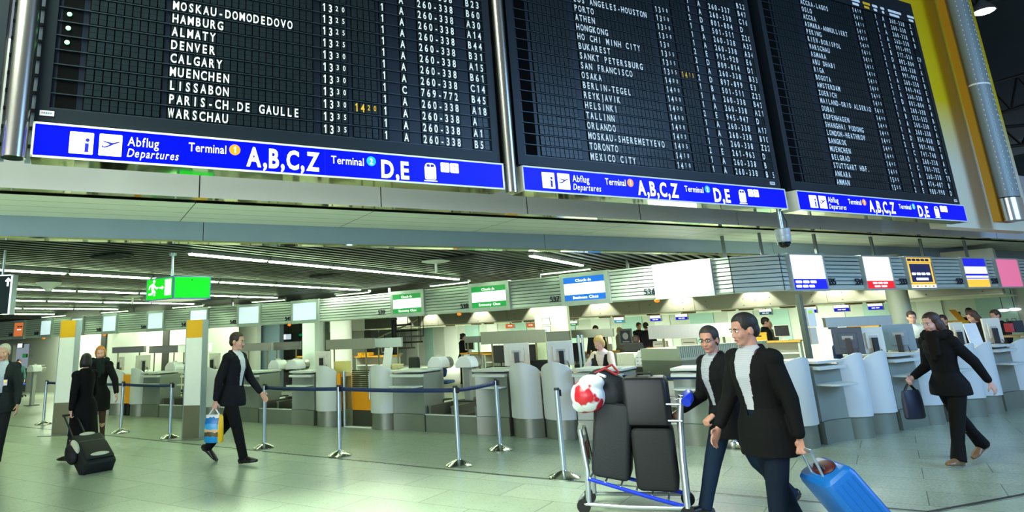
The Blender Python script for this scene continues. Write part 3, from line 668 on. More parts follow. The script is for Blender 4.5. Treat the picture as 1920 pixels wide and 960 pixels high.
# ------------------------------------------------------------------ louvred sign band with check-in screens
louv = mat('louvre_alu', (182, 195, 188), 0.36, 0.15, noise=0.05, scale=6)
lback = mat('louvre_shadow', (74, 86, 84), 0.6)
num_m = mat('counter_number_navy', (16, 24, 44), 0.5)
ZB, ZT = 2.103, 2.719
YB = [(0, 635.5), (98.6, 629.5), (221, 622.8), (309.5, 617.5), (393, 613.8), (490, 609.8), (599, 604.8), (702, 598.8), (798, 592), (886, 585.5), (959, 580.2), (1060, 572.3), (1144, 565.7), (1237, 558.8), (1338, 551), (1463, 543.5), (1540, 542.5), (1700, 539.5), (1871, 537), (1920, 536)]
YT = [(0, 605.7), (98.6, 600), (218, 590.8), (309.5, 581.6), (392, 576.5), (487, 569), (595, 561.5), (732, 547.3), (793, 542), (882, 533.3), (952, 526), (1053, 517), (1137, 508.3), (1229, 499), (1325, 490), (1370, 482.7), (1463, 477.5), (1540, 479.6), (1698, 483.7), (1869, 488), (1920, 489)]
def lerp(tb, x): return float(np.interp(x, [a for a, b in tb], [b for a, b in tb]))
def hx(px): return hpix(px, (lerp(YB, px) + lerp(YT, px)) / 2)[0]
SCR = [(27, 47, 'orange'), (77, 99, 'pale'), (134, 158, 'pale'), (193, 221, 'pale'), (277, 309, 'pale'), (356, 392, 'pale'), (446, 490, 'pale'), (547, 599, 'pale'), (734, 797, 'eco'), (881, 957, 'eco'), (1053, 1144, 'biz'), (1228, 1338, 'blank'),
       (1478, 1545, 'blue'), (1615, 1670, 'red'), (1697, 1748, 'gold'), (1803, 1849, 'bwy'), (1866, 1910, 'pink')]
band = thing('louvred_sign_band', 'long louvred metal band carrying the check-in screens below the slatted ceiling', 'sign band', (0, 0, 0))
edges = [0.3]
for a, b, k in SCR: edges += [hx(a), hx(b)]
edges += [HL[-1] - 0.1]
def louvre(l0, l1, name='louvre_panel'):
    ls = [l0] + [l for l in HL if l0 + 0.05 < l < l1 - 0.05] + [l1]
    mb = MB()
    for a, b in zip(ls[:-1], ls[1:]):
        pa, da = hp(a + 1e-4); pb, db = hp(b - 1e-4); d = (pb - pa).normalized(); n = Vector((d.y, -d.x, 0))
        N = 8; H = (ZT - ZB - 0.06) / N
        prof = [(0.10, ZB), (0.02, ZB), (0.0, ZB + 0.03)]
        for i in range(N):
            z = ZB + 0.03 + i * H
            prof += [(0.0, z), (0.012, z + H * 0.79), (0.045, z + H * 0.81), (0.045, z + H * 0.985)]
        prof += [(0.0, ZT - 0.03), (0.0, ZT), (0.10, ZT)]
        v = [pa - n * o + Vector((0, 0, z)) for o, z in prof] + [pb - n * o + Vector((0, 0, z)) for o, z in prof]; m_ = len(prof)
        fs = [(i, i + 1, m_ + i + 1, m_ + i) for i in range(m_ - 1)]
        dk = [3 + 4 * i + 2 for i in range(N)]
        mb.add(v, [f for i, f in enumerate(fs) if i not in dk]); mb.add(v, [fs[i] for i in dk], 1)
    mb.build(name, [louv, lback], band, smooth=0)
for i in range(0, len(edges), 2):
    a, b = edges[i], edges[i + 1]
    if a < CORNER < b: louvre(a, CORNER - 0.01); louvre(CORNER + 0.01, HL[14] - 0.01); louvre(HL[14] + 0.01, b)
    elif a < HL[14] < b: louvre(a, HL[14] - 0.01); louvre(HL[14] + 0.01, b)
    else: louvre(a, b)
mb = MB()
for i in range(len(HP) - 1):
    a, b = HP[i], HP[i + 1]; d = (b - a).normalized(); n = Vector((-d.y, d.x, 0))
    mb.add([a + n * 0.10 + Vector((0, 0, ZB)), b + n * 0.10 + Vector((0, 0, ZB)), b + n * 0.10 + Vector((0, 0, ZT)), a + n * 0.10 + Vector((0, 0, ZT))], [(0, 1, 2, 3)])
mb.build('back_panel', mat('band_back', (150, 160, 150), 0.6), band, smooth=0)
for px in (103, 186, 247, 346, 433, 533, 728, 1012, 1178, 1362, 1437, 1545, 1652, 1745, 1828):
    l = hx(px); p, d = hp(l); n = Vector((-d.y, d.x, 0)); p = p + n * 0.06
    mb = MB(); mb.b2(-0.022, 0.022, -0.022, 0.022, ZT - 0.02, 2.90 if px < 1300 else 3.10); mb.build('hanging_rod', mat('rod_grey', (96, 104, 104), 0.45, 0.4), band, loc=(p.x, p.y, 0), rz=math.atan2(d.y, d.x))
def number(px, s):
    l = hx(px); p, d = hp(l); n = Vector((d.y, -d.x, 0)); w = 0.22
    mb = MB(); line(mb, s, -w / 2, w / 2, ZB + 0.09, 0.115, -0.022, 0.012); mb.v = [(a, b, c) for a, b, c in mb.v]
    o = mb.build('counter_number', num_m, band, loc=(p.x, p.y, 0), rz=math.atan2(d.y, d.x), smooth=0)
    so = o.modifiers.new('solid', 'SOLIDIFY'); so.thickness = 0.018; so.offset = 0
for px, s in ((716, '539'), (871, '538'), (1040, '537'), (1217, '536'), (541, '541'), (438, '542'), (347, '543'), (271, '544'), (187, '545'), (70, '547'), (22, '548'), (1554, '535'), (1605, '534'), (1688, '533'), (1794, '532'), (1859, '531')): number(px, s)
for px in (82, 196, 541, 858, 1226):
    p, d = hp(hx(px)); n = Vector((d.y, -d.x, 0)); p = p - n * .03; mb = MB(); mb.ell((p.x, p.y, ZB - .03), (.05, .05, .035)); tag(mb.build('call_lamp', mat('orange_lamp', (240, 130, 20), .4, emit=(240, 120, 10), strength=.8), band), 'orange call lamp')
frame_m = mat('screen_frame', (168, 180, 178), 0.38, 0.4, noise=0.03)
def em(name, rgb, st): return mat(name, rgb, 0.4, emit=rgb, strength=st)
e_w = em('screen_white', (250, 252, 255), 1.0); e_p = em('screen_pale_blue', (206, 226, 236), 0.75); e_g = em('screen_green', (0, 140, 60), 0.7); e_b = em('screen_blue', (0, 96, 200), 0.7)
e_or = em('screen_orange', (226, 120, 60), 0.65); e_nb = em('screen_navy', (20, 26, 80), 0.5); e_db = em('screen_royal', (10, 20, 210), 0.7); e_rd = em('screen_red', (230, 20, 30), 0.7); e_ye = em('screen_yellow', (244, 190, 60), 0.8)
e_pk = em('screen_pink', (226, 110, 150), 0.7); e_cr = em('screen_cream', (250, 250, 235), 1.0)
SLAB = {'orange': 'orange check-in screen on the louvred band, far left', 'eco0': 'green Check-In Economy Class screen beside number 539', 'eco1': 'green Check-In Economy Class screen beside number 538', 'biz': 'blue Check-In Business Class screen beside number 537',
        'blank': 'large plain white screen beside number 536', 'blue': 'white screen with blue lower strip, at the corner of the band', 'red': 'white screen with red lower strip on the right arm of the band', 'gold': 'navy screen with yellow border on the right arm of the band',
        'bwy': 'blue, white and yellow striped screen on the right arm of the band', 'pink': 'plain pink screen at the right end of the band'}
pale_l = ['second screen from the left edge, pale blue', 'pale blue screen partly behind the first orange-topped pillar', 'pale blue screen right of the first orange-topped pillar', 'pale blue screen below the green exit sign, beside number 544', 'pale blue screen behind the second orange-topped pillar', 'pale blue screen beside number 542, above the walking man', 'pale blue screen beside number 541']
ie = ip = 0
def bars(mb, x0, x1, z, h, y, n, mi):
    w = (x1 - x0) / n
    for i in range(n): tile(mb, x0 + i * w, x0 + i * w + w * 0.86, z, z + h, y, h * 0.4, mi)
for a, b, k in SCR:
    la, lb = hx(a), hx(b); pa, _ = hp(la); pb, _ = hp(lb); d = (pb - pa).normalized(); n = Vector((d.y, -d.x, 0)); w = (pb - pa).length
    if k == 'eco': lab = SLAB['eco%d' % ie]; ie += 1
    elif k == 'pale': lab = pale_l[ip]; ip += 1
    else: lab = SLAB[k]
    right = a > 1400
    t = thing('check_in_screen', lab, 'screen', pa + n * 0.05, math.atan2(d.y, d.x), 'check-in screens on the louvred band')
    mb = MB(); f = 0.09 if not right else 0.03; z0, z1 = ZB - 0.012, ZT + 0.012
    fx = w * (0.08 if not right else 0.04)
    mb.b2(0, fx, 0, 0.12, z0, z1); mb.b2(w - fx, w, 0, 0.12, z0, z1); mb.b2(fx, w - fx, 0, 0.12, z0, z0 + f); mb.b2(fx, w - fx, 0, 0.12, z1 - f * 0.9, z1); mb.b2(fx, w - fx, 0.03, 0.12, z0 + f, z1 - f)
    mb.build('frame', frame_m, t)
    x0, x1, y0, y1 = fx, w - fx, z0 + f, z1 - f * 0.9; H = y1 - y0; W = x1 - x0; y = 0.016
    mb = MB(); mm = {'orange': e_or, 'pale': e_p, 'eco': e_w, 'biz': e_w, 'blank': e_w, 'blue': e_w, 'red': e_cr, 'gold': e_ye, 'bwy': e_w, 'pink': e_pk}[k]
    mb.b2(x0, x1, y, 0.03, y0, y1); sc = mb.build('screen_panel', mm, t, smooth=0)
    if k in ('eco', 'biz'):
        col = e_g if k == 'eco' else e_b
        mb = MB(); y -= 0.003; mb.b2(x0, x1, y, y + 0.003, y1 - H * 0.26, y1); line(mb, 'Check-In', x0 + W * 0.30, x0 + W * 0.68, y1 - H * 0.20, H * 0.12, y - 0.002, 0.03, 0, 1); mb.build('top_stripe', [col, sgw], sc, smooth=0)
        mb = MB(); mb.b2(x0, x1, y, y + 0.003, y0, y0 + H * 0.26); line(mb, 'Economy Class' if k == 'eco' else 'Business Class', x0 + W * 0.20, x0 + W * 0.82, y0 + H * 0.075, H * 0.12, y - 0.002, 0.03, 0, 1); mb.build('bottom_stripe', [col, sgw], sc, smooth=0)
    elif k in ('blue', 'red'):
        mb = MB(); y -= 0.003; h = H * (0.30 if k == 'blue' else 0.24); mb.b2(x0, x1, y, y + 0.003, y0, y0 + h)
        if k == 'blue': bars(mb, x0 + W * .06, x0 + W * .72, y0 + h * .58, h * .26, y - .002, 3, 1); bars(mb, x0 + W * .06, x0 + W * .64, y0 + h * .16, h * .26, y - .002, 3, 1)
        else: bars(mb, x0 + W * .22, x0 + W * .80, y0 + h * .58, h * .24, y - .002, 3, 1); bars(mb, x0 + W * .26, x0 + W * .76, y0 + h * .16, h * .24, y - .002, 2, 1)
        mb.build('bottom_stripe', [e_db if k == 'blue' else e_rd, sgw], sc, smooth=0)
    elif k == 'gold':
        mb = MB(); y -= 0.003; mb.b2(x0, x1, y, y + 0.003, y0 + H * .14, y1 - H * .16, 0); mb.b2(x0, x1, y, y + .003, y0, y0 + H * .10, 1)
        for i in range(6): mb.b2(x0 + W * (0.05 + i * .16), x0 + W * (0.13 + i * .16), y - .002, y, y0 + H * .02, y0 + H * .08, 2 if i % 2 else 3)
        mb.b2(x0 + W * .09, x1 - W * .09, y - .003, y, y0 + H * .19, y1 - H * .21, 0); mb.b2(x0 + W * .02, x1 - W * .02, y - .0015, y, y0 + H * .15, y1 - H * .17, 3)
        bars(mb, x0 + W * .12, x1 - W * .12, y0 + H * .42, H * .08, y - .005, 4, 1); tile(mb, x0 + W * .26, x1 - W * .26, y0 + H * .25, y0 + H * .33, y - .005, .01, 1); bars(mb, x0 + W * .06, x1 - W * .06, y1 - H * .12, H * .08, y - .002, 5, 0)
        mb.build('printed_panel', [e_nb, e_w, e_or, e_ye], sc, smooth=0)
    elif k == 'bwy':
        mb = MB(); y -= 0.003; mb.b2(x0, x1, y, y + .003, y1 - H * .28, y1); mb.b2(x0, x1, y, y + .003, y0 + H * .40, y0 + H * .47); mb.b2(x0, x1, y, y + .003, y0 + H * .29, y0 + H * .32); mb.b2(x0, x1, y, y + .003, y0, y0 + H * .27, 1)
        mb.build('stripes', [e_db, e_ye], sc, smooth=0)
    elif k == 'orange':
        mb = MB(); y -= .003; bars(mb, x0 + W * .3, x0 + W * .9, y1 - H * .35, H * .10, y, 2, 0); bars(mb, x0 + W * .3, x0 + W * .8, y1 - H * .55, H * .07, y, 2, 1); mb.build('bars', [e_nb, e_w], sc, smooth=0)
# ------------------------------------------------------------------ check-in counters
desk_m = mat('counter_grey', (138, 146, 138), 0.36, 0.35, noise=0.05, scale=5)
plinth_m = mat('counter_plinth', (128, 134, 122), 0.38, 0.45, noise=0.07, scale=6)
top_m = mat('counter_ledge', (206, 212, 206), 0.35, 0.1, noise=0.03)
plate_m = mat('curved_panel_white', (204, 208, 208), 0.42, noise=0.02, scale=5)
def counter(label, fn, ang, items, topz=1.02):
    s0 = min(a for k, a, b in items); O = fn(s0)
    t = thing('check_in_counter', label, 'counter', O, ang, 'check-in counters')
    for k, a, b in items:
        a -= s0; b -= s0; w = b - a
        if k == 'desk':
            n = 10; cv = lambda u: 0.10 + 0.05 * math.sin(math.pi * u)
            mb = MB(); pts = [(a + w * i / n, cv(i / n)) for i in range(n + 1)] + [(b, 0.70), (a, 0.70)]; mb.prism(pts, 0.285, topz - 0.05, 'xy'); mb.build('front_body', desk_m, t)
            mb = MB(); pts = [(a + w * i / n, cv(i / n) - 0.02) for i in range(n + 1)] + [(b, 0.69), (a, 0.69)]; mb.prism(pts, 0.0, 0.28, 'xy'); mb.build('plinth', plinth_m, t)
            mb = MB(); mb.b2(a - 0.005, b + 0.005, 0.02, 0.75, topz - 0.025, topz + 0.012); mb.build('desk_top', top_m, t, bevel=0.006)
            mb = MB(); mb.prism([(0.0, topz - 0.105), (0.12, topz - 0.105), (0.12, topz - 0.06), (0.02, topz - 0.06), (0.0, topz - 0.075)], a, b, 'yz'); mb.build('front_rail', top_m, t)
            mb = MB(); mb.prism([(a + 0.03, 0.14), (b - 0.02, 0.14), (b - 0.02, -0.10), (b - 0.08, -0.16), (a + 0.10, -0.16), (a + 0.03, -0.10)], 0.742, 0.768, 'xy'); mb.build('bag_ledge', top_m, t, bevel=0.005)
        else:
            n = 16; arc = lambda u: 0.13 - 0.15 * math.sin(math.pi * u) ** 0.8
            mb = MB(); vs = []; fs = []
            for y_off in (0.0, 0.03):
                for i in range(n + 1):
                    u = i / n; x = a + w * u; y = arc(u) + y_off
                    tz = 1.00 + 0.138 * math.sqrt(max(0, 1 - (2 * u - 1) ** 2)) * (0.75 + 0.25 * math.sin(math.pi * u))
                    vs += [(x, y, 0.285), (x, y, 0.92), (x, y, tz)]
            m_ = 3 * (n + 1)
            for i in range(n):
                for q in range(2):
                    A_ = 3 * i + q; fs += [(A_, A_ + 3, A_ + 4, A_ + 1), (m_ + A_, m_ + A_ + 1, m_ + A_ + 4, m_ + A_ + 3)]
                fs += [(3 * i + 2, 3 * i + 5, m_ + 3 * i + 5, m_ + 3 * i + 2), (3 * i, m_ + 3 * i, m_ + 3 * i + 3, 3 * i + 3)]
            fs += [(0, 1, m_ + 1, m_), (1, 2, m_ + 2, m_ + 1), (3 * n, m_ + 3 * n, m_ + 3 * n + 1, 3 * n + 1), (3 * n + 1, m_ + 3 * n + 1, m_ + 3 * n + 2, 3 * n + 2)]
            mb.add(vs, fs); mb.build('curved_panel', plate_m, t)
            mb = MB(); pts = [(a + w * i / n, arc(i / n) + 0.03) for i in range(n + 1)] + [(b, 0.69), (a, 0.69)]; mb.prism(pts, 0.0, 0.283, 'xy'); mb.build('plinth', plinth_m, t)
            mb = MB(); mb.b2(a + 0.02, b - 0.02, 0.19, 0.75, 0.90, 0.955); mb.b2(a + 0.02, b - 0.02, 0.62, 0.69, 0.283, 0.90); mb.build('work_top', wood, t)
    return t
D_, P_ = 'desk', 'plate'
c_list = [
 ('check-in counter at the far left with a curved panel, left of the first pillar', [(D_, -9.55, -8.68), (P_, -8.62, -8.10)]),
 ('curved white counter panel left of the narrow orange gate, behind the red-haired woman', [(P_, -8.02, -7.48), (P_, -7.42, -6.88)]),
 ('counter with a curved panel right of the narrow orange gate, behind the left rope', [(P_, -6.52, -6.02), (D_, -5.98, -5.31)]),
 ('counter with a curved panel just right of the second orange-topped pillar', [(D_, -4.42, -3.79), (P_, -3.76, -3.24)]),
 ('counter directly behind the walking man with the shopping bag', [(P_, -3.20, -2.68), (D_, -2.64, -1.88)]),
 ('counter with a curved panel left of the wide orange gate', [(D_, -0.91, -0.30), (P_, -0.28, 0.24)]),
 ('counter with a curved panel right of the wide orange gate', [(P_, 1.09, 1.62), (D_, 1.65, 2.32)]),
 ('counter with ledge and curved panel behind the angled rope barrier', [(D_, 3.37, 3.97), (P_, 4.00, 4.54)]),
 ('counter with curved panel where the seated blonde agent works', [(P_, 4.57, 5.10), (D_, 5.13, 5.90)]),
 ('counter partly hidden behind the luggage trolley and the man in glasses', [(D_, 6.60, 7.02)])]
for lab, it in c_list: counter(lab, r1, A1, it)
c_list2 = [
 ('blue-lit counter with wide curved panel just right of the man pulling the blue suitcase', [(P_, -1.66, -1.03), (D_, -0.98, -0.37), (P_, -0.34, 0.22)]),
 ('blue-lit counter with curved panel left of the walking long-haired woman', [(P_, 0.25, 0.83), (D_, 0.86, 1.56), (P_, 1.59, 2.12)]),
 ('blue-lit counter with curved panel right behind the walking long-haired woman', [(D_, 2.15, 2.80), (P_, 2.84, 3.42)]),
 ('blue-lit counter at the right edge with two curved panels and a ledge', [(P_, 3.45, 3.97), (D_, 4.00, 4.66), (P_, 4.70, 5.25)])]
for lab, it in c_list2: counter(lab, r2, A2, it, 1.055)
# baggage belts between the counters
def conveyor(label, a, b, fn=r1, ang=A1, Lb=2.6):
    w = b - a; t = thing('baggage_conveyor', label, 'conveyor', fn(a), ang, 'baggage belts between the counters')
    mb = MB(); mb.b2(0.004, w - 0.004, 0.10, 0.14, 0.0, 0.275); mb.build('front_panel', plinth_m, t)
    mb = MB(); mb.b2(0.0, w, 0.09, 0.15, 0.275, 0.292); mb.build('front_edge', top_m, t)
    mb = MB(); mb.b2(0.02, w * 0.5 - 0.03, 0.16, Lb, 0.18, 0.25); mb.b2(w * 0.5 + 0.03, w - 0.02, 0.16, Lb, 0.18, 0.25); mb.build('belt', rub, t)
    for x in (0.02, w * 0.5 - 0.025, w - 0.07):
        mb = MB(); mb.b2(x, x + 0.05, 0.18, Lb, 0.0, 0.40); mb.b2(x - 0.01, x + 0.06, 0.17, Lb, 0.40, 0.425); mb.build('side_rail', steel_b, t)
    mb = MB(); mb.b2(0.05, w - 0.05, Lb - .3, Lb - .24, 0.425, 0.80); mb.b2(0.05, w - 0.05, Lb - .6, Lb - .3, 0.55, 0.58); mb.build('end_stop', steel_b, t)
conveyor('baggage belt opening right of the third curved panel from left, behind the second pillar', -5.30, -4.43)
conveyor('baggage belt opening right of the walking man', -1.87, -0.92)
conveyor('baggage belt opening behind the barrier post left of the angled rope', 2.33, 3.36)
conveyor('baggage belt opening behind the luggage on the trolley', 5.92, 6.58, Lb=1.1)
# orange gates
def gate(label, a, b, full):
    w = b - a; t = thing('swing_gate', label, 'gate', r1(a, 0.12), A1, 'orange gates between counters')
    if full:
        mb = MB(); mb.b2(0.01, 0.09, 0.02, 0.06, 0.285, 0.98); mb.build('side_panel', orange, t)
        mb = MB(); mb.b2(0.0, 0.1, 0.02, 0.07, 0, 0.28); mb.build('plinth', dark, t)
        mb = MB(); mb.cyl((0.16, 0.06, 0), (0.16, 0.06, 1.02), 0.028); mb.build('post', alu, t)
        mb = MB(); mb.b2(0.20, w - 0.14, 0.25, 0.29, 0.63, 0.66); mb.b2(0.20, w - 0.14, 0.25, 0.29, 1.0, 1.02)
        for i in range(9): mb.b2(0.20, w - 0.14, 0.255, 0.285, 0.672 + i * 0.036, 0.698 + i * 0.036)
        mb.build('slatted_grille', mat('grille_bronze', (92, 88, 60), 0.35, 0.7), t)
        mb = MB(); mb.b2(0.20, w - 0.15, 0.25, 0.30, 0.285, 0.625); mb.build('orange_panel', orange, t)
        mb = MB(); mb.b2(0.20, w - 0.15, 0.25, 0.30, 0.0, 0.28); mb.build('kick_plate', mat('kick_dark', (70, 72, 60), 0.5, 0.3), t)
        mb = MB(); mb.b2(w - 0.11, w - 0.06, 0.20, 0.30, 0.0, 0.98); mb.build('hinge_post', blk, t)
        mb = MB(); pts = [Vector((w - 0.08, 0.10, 0.5))] + [Vector((w - 0.08 + 0.05 * (1 - math.cos(a_)), 0.10, 0.92 + 0.10 * math.sin(a_))) for a_ in (0, .5, 1.0, 1.5)]; mb.tube(pts, 0.014); mb.build('handle', alu, t)
        mb = MB(); mb.b2(0.18, w + 0.0, 0.02, 0.08, 0.0, 0.018); mb.build('sill', white, t)
    else:
        mb = MB(); mb.b2(0.0, w, 0.0, 0.05, 0.285, 0.97); mb.build('orange_panel', orange, t)
        mb = MB(); mb.b2(0.03, w * 0.45, 0.0, 0.05, 0, 0.285); mb.b2(w * 0.6, w - 0.02, 0.0, 0.05, 0, 0.285); mb.build('feet', dark, t)
gate('wide gate with bronze slats over an orange panel, behind the barrier post', 0.25, 1.08, True)
gate('narrow orange gate panel between white curved panels, right of the red-haired woman', -6.87, -6.53, False)

# ------------------------------------------------------------------ queue barrier posts and belts
POSTS = [(-8.69, 16.24, 'barrier post beside the first orange-topped pillar'), (-5.96, 14.05, 'barrier post in front of the narrow orange gate'), (-4.58, 12.93, 'barrier post just left of the second orange-topped pillar'),
         (-2.49, 11.28, 'barrier post just right of the walking man with the bag'), (-1.18, 10.28, 'barrier post in front of the wide orange gate'), (0.47, 9.16, 'barrier post where the rope turns back to the counter'),
         (1.12, 10.19, 'barrier post at the end of the angled rope, near the curved panels'), (1.60, 8.18, 'lone barrier post without rope, left of the luggage trolley'), (4.18, 9.58, 'barrier post mostly hidden behind the two men with the trolley')]
proto = thing('queue_barrier_post', 'x', 'barrier post', (0, 0, 0), 0, 'queue barrier posts')
mb = MB(); mb.cyl((0, 0, 0.03), (0, 0, 0.945), 0.030, n=20); mb.build('pole', alu, proto)
mb = MB(); mb.lathe([(0.0, 0.0), (0.176, 0.0), (0.178, 0.012), (0.160, 0.026), (0.090, 0.058), (0.036, 0.078), (0.034, 0.085), (0.0, 0.085)], n=40); mb.build('base', chrome, proto)
mb = MB(); mb.lathe([(0.0, 0.945), (0.032, 0.945), (0.032, 0.965), (0.028, 0.972), (0.0, 0.972)], n=20); mb.build('cap', blk, proto)
mb = MB(); mb.box((0.032, 0, 0.915), (0.025, 0.05, 0.07)); mb.build('belt_clip', blk, proto)
for i, (x, y, lab) in enumerate(POSTS):
    if i == 0: proto.location = (x, y, 0); proto['label'] = lab
    else: copy_tree(proto, lab, (x, y, 0), A1 if i != 7 else R(5))
def rope(label, a, b, sag=0.012):
    a = Vector(a); b = Vector(b); d = (b - a); L = d.length; mb = MB(); n = 12; v = []
    for i in range(n + 1):
        u = i / n; p = a + d * u; z = 0.915 - sag * 4 * u * (1 - u)
        v += [(p.x - a.x, p.y - a.y, z + 0.026), (p.x - a.x, p.y - a.y, z - 0.026)]
    mb.add(v, [(2 * i, 2 * i + 1, 2 * i + 3, 2 * i + 2) for i in range(n)])
    o = mb.build('barrier_belt', tapeb, None, loc=(a.x, a.y, 0), smooth=60); tag(o, label, 'barrier belt', 'navy belts between barrier posts')
    so = o.modifiers.new('thick', 'SOLIDIFY'); so.thickness = 0.004; so.offset = 0
def pp(i): return Vector((POSTS[i][0], POSTS[i][1], 0))
def rp_(i, j, lab, sag=0.012):
    d = (pp(j) - pp(i)).normalized() * 0.034; rope(lab, pp(i) + d, pp(j) - d, sag)
rp_(0, 1, 'navy belt stretched behind the woman with the black suitcase')
rp_(1, 2, 'navy belt in front of the narrow orange gate and the counter beside it')
rp_(3, 4, 'navy belt from the walking man to the post at the wide orange gate')
rp_(4, 5, 'long navy belt across the gate, counter and belt opening')
rp_(5, 6, 'short dark belt running back from the turning post')
rope('navy belt seen behind the luggage, left of the man in glasses', r1(5.88, 0.05), Vector((POSTS[8][0], POSTS[8][1], 0)) - U1 * 0.034)

# ------------------------------------------------------------------ orange-topped pillars
def pillar(label, pxl, pxr, y_bot, rz, H):
    a = atz(pxl, y_bot, 0); w = 0.335
    t = thing('advertising_pillar', label, 'pillar', a, rz, 'white pillars with orange tops')
    zb = H * 0.27; zo = H * 0.845
    mb = MB(); mb.b2(0, w, 0, 0.02, zb, zo); mb.b2(0, w, 0.16, 0.18, zb, zo); mb.build('white_panel', white, t)
    mb = MB(); mb.b2(0, w, -0.002, 0.022, zo, H); mb.b2(0, w, 0.158, 0.182, zo, H); mb.build('orange_top', mat('pillar_orange', (240, 178, 10), 0.45), t)
    mb = MB(); mb.b2(0.0, w, -0.002, 0.182, 0.012, zb); mb.build('steel_foot', mat('pillar_steel', (136, 136, 110), 0.35, 0.7, noise=0.08), t)
    mb = MB(); mb.b2(w, w + 0.012, -0.004, 0.184, 0.0, H); mb.b2(-0.012, 0, -0.004, 0.184, 0.0, H); mb.b2(0, w, 0.02, 0.16, zb, H); mb.build('edge_rails', alu, t)
    mb = MB(); mb.prism([(-0.12, -0.28), (w + 0.16, -0.28), (w + 0.22, 0.42), (-0.05, 0.42)], 0.0, 0.012, 'xy'); mb.build('base_plate', mat('base_plate_steel', (150, 160, 150), 0.3, 0.7), t)
    return t
pillar('white pillar with orange top at the left, beside the woman in black', 97, 131, 815, R(-6), 2.235)
pillar('white pillar with orange top below the green exit sign', 342, 372, 822, R(-14), 2.085)

# ------------------------------------------------------------------ things on the counters
pc_back = mat('monitor_shell', (214, 212, 200), 0.5, noise=0.04)
def monitor(label, pos, rz, w=0.40, h=0.34, shell=None, crt=False):
    shell = shell or pc_back
    t = thing('computer_monitor', label, 'monitor', pos, rz, 'computer monitors')
    zc = 0.10
    mb = MB(); mb.b2(-w / 2, w / 2, -0.02, 0.03, zc, zc + h); mb.build('shell', shell, t, bevel=0.008)
    mb = MB(); mb.b2(-w * .3, w * .3, -0.05, -0.02, zc + h * .2, zc + h * .8); mb.b2(-w * .18, w * .18, -0.056, -0.05, zc + h * .55, zc + h * .68, 1); mb.build('back_cover', [shell, mat('cover_grey', (180, 180, 176), 0.5)], t, bevel=0.006)
    mb = MB(); mb.b2(-w / 2 + 0.02, w / 2 - 0.02, 0.028, 0.034, zc + 0.02, zc + h - 0.02); mb.build('display', mat('dark_display', (24, 28, 32), 0.15), t)
    mb = MB(); mb.b2(-0.035, 0.035, -0.10, -0.055, 0.0, zc + h * .6); mb.build('stand', blk, t)
    mb = MB(); mb.b2(-0.12, 0.12, -0.16, 0.08, -0.012, 0.012); mb.build('base', blk, t, bevel=0.004)
    mb = MB(); mb.tube([(0.10, -0.03, zc + 0.06), (0.12, -0.07, zc - 0.02), (0.06, -0.10, 0.03), (0.03, -0.11, 0.01)], 0.006, 6); mb.build('cable', blk, t)
def r1z(px, py, o, z):
    b = r1(0, o); s, zz = onplane(px, py, b, A1); q = r1(s, o); q.z = z; return q
def r2z(px, py, o, z):
    b = r2(0, o); s, zz = onplane(px, py, b, A2); q = r2(s, o); q.z = z; return q
monitor('pale monitor seen from behind on the counter left of the wide orange gate', r1z(606, 680, 0.42, 0.967), A1 + R(8), 0.36, 0.33)
monitor('pale monitor on the curved-panel counter left of the blonde agent, farther from her', r1z(970, 680, 0.42, 0.967), A1 + R(20), 0.42, 0.37)
monitor('pale monitor nearest the blonde agent, on her left', r1z(1052, 680, 0.42, 0.967), A1 + R(34), 0.42, 0.38)
monitor('pale monitor on the counter behind the red-haired woman, right of the orange gate', r1z(227, 682, 0.45, 0.967), A1 + R(-14), 0.34, 0.34)
monitor('narrow pale monitor turned sideways on the counter left of the second pillar', r1z(268, 684, 0.45, 0.967), A1 + R(66), 0.36, 0.36)
monitor('pale monitor just behind the walking man, right of the second pillar', r1z(402, 684, 0.42, 0.967), A1 + R(-6), 0.40, 0.36)
monitor('pale monitor on the counter left of the first pillar', r1(-8.36, 0.45, 0.967), A1 + R(-4), 0.34, 0.34)
monitor('pale grey monitor on the blue-lit counter with two curved panels', r2z(1638, 655, 0.42, 0.967), A2 + R(-30), 0.36, 0.40)
monitor('dark monitor with a bright edge, left of the walking long-haired woman', r2z(1690, 652, 0.55, 0.967), A2 + R(-70), 0.42, 0.42, mat('monitor_blue_grey', (120, 150, 172), 0.4))
monitor('dark blue monitor beside the blue chair on the right arm', r2z(1592, 650, 0.5, 0.98), A2 + R(-60), 0.40, 0.40, mat('monitor_navy', (30, 58, 82), 0.4))
monitor('small pale monitor on the counter by the right edge', r2z(1866, 640, 0.42, 0.967), A2 + R(-40), 0.28, 0.44)
monitor('pale slim screen on the counter right of the walking woman', r2z(1800, 645, 0.42, 0.967), A2 + R(-44), 0.20, 0.40)
hood = mat('printer_hood_white', (226, 228, 230), 0.4, noise=0.02)
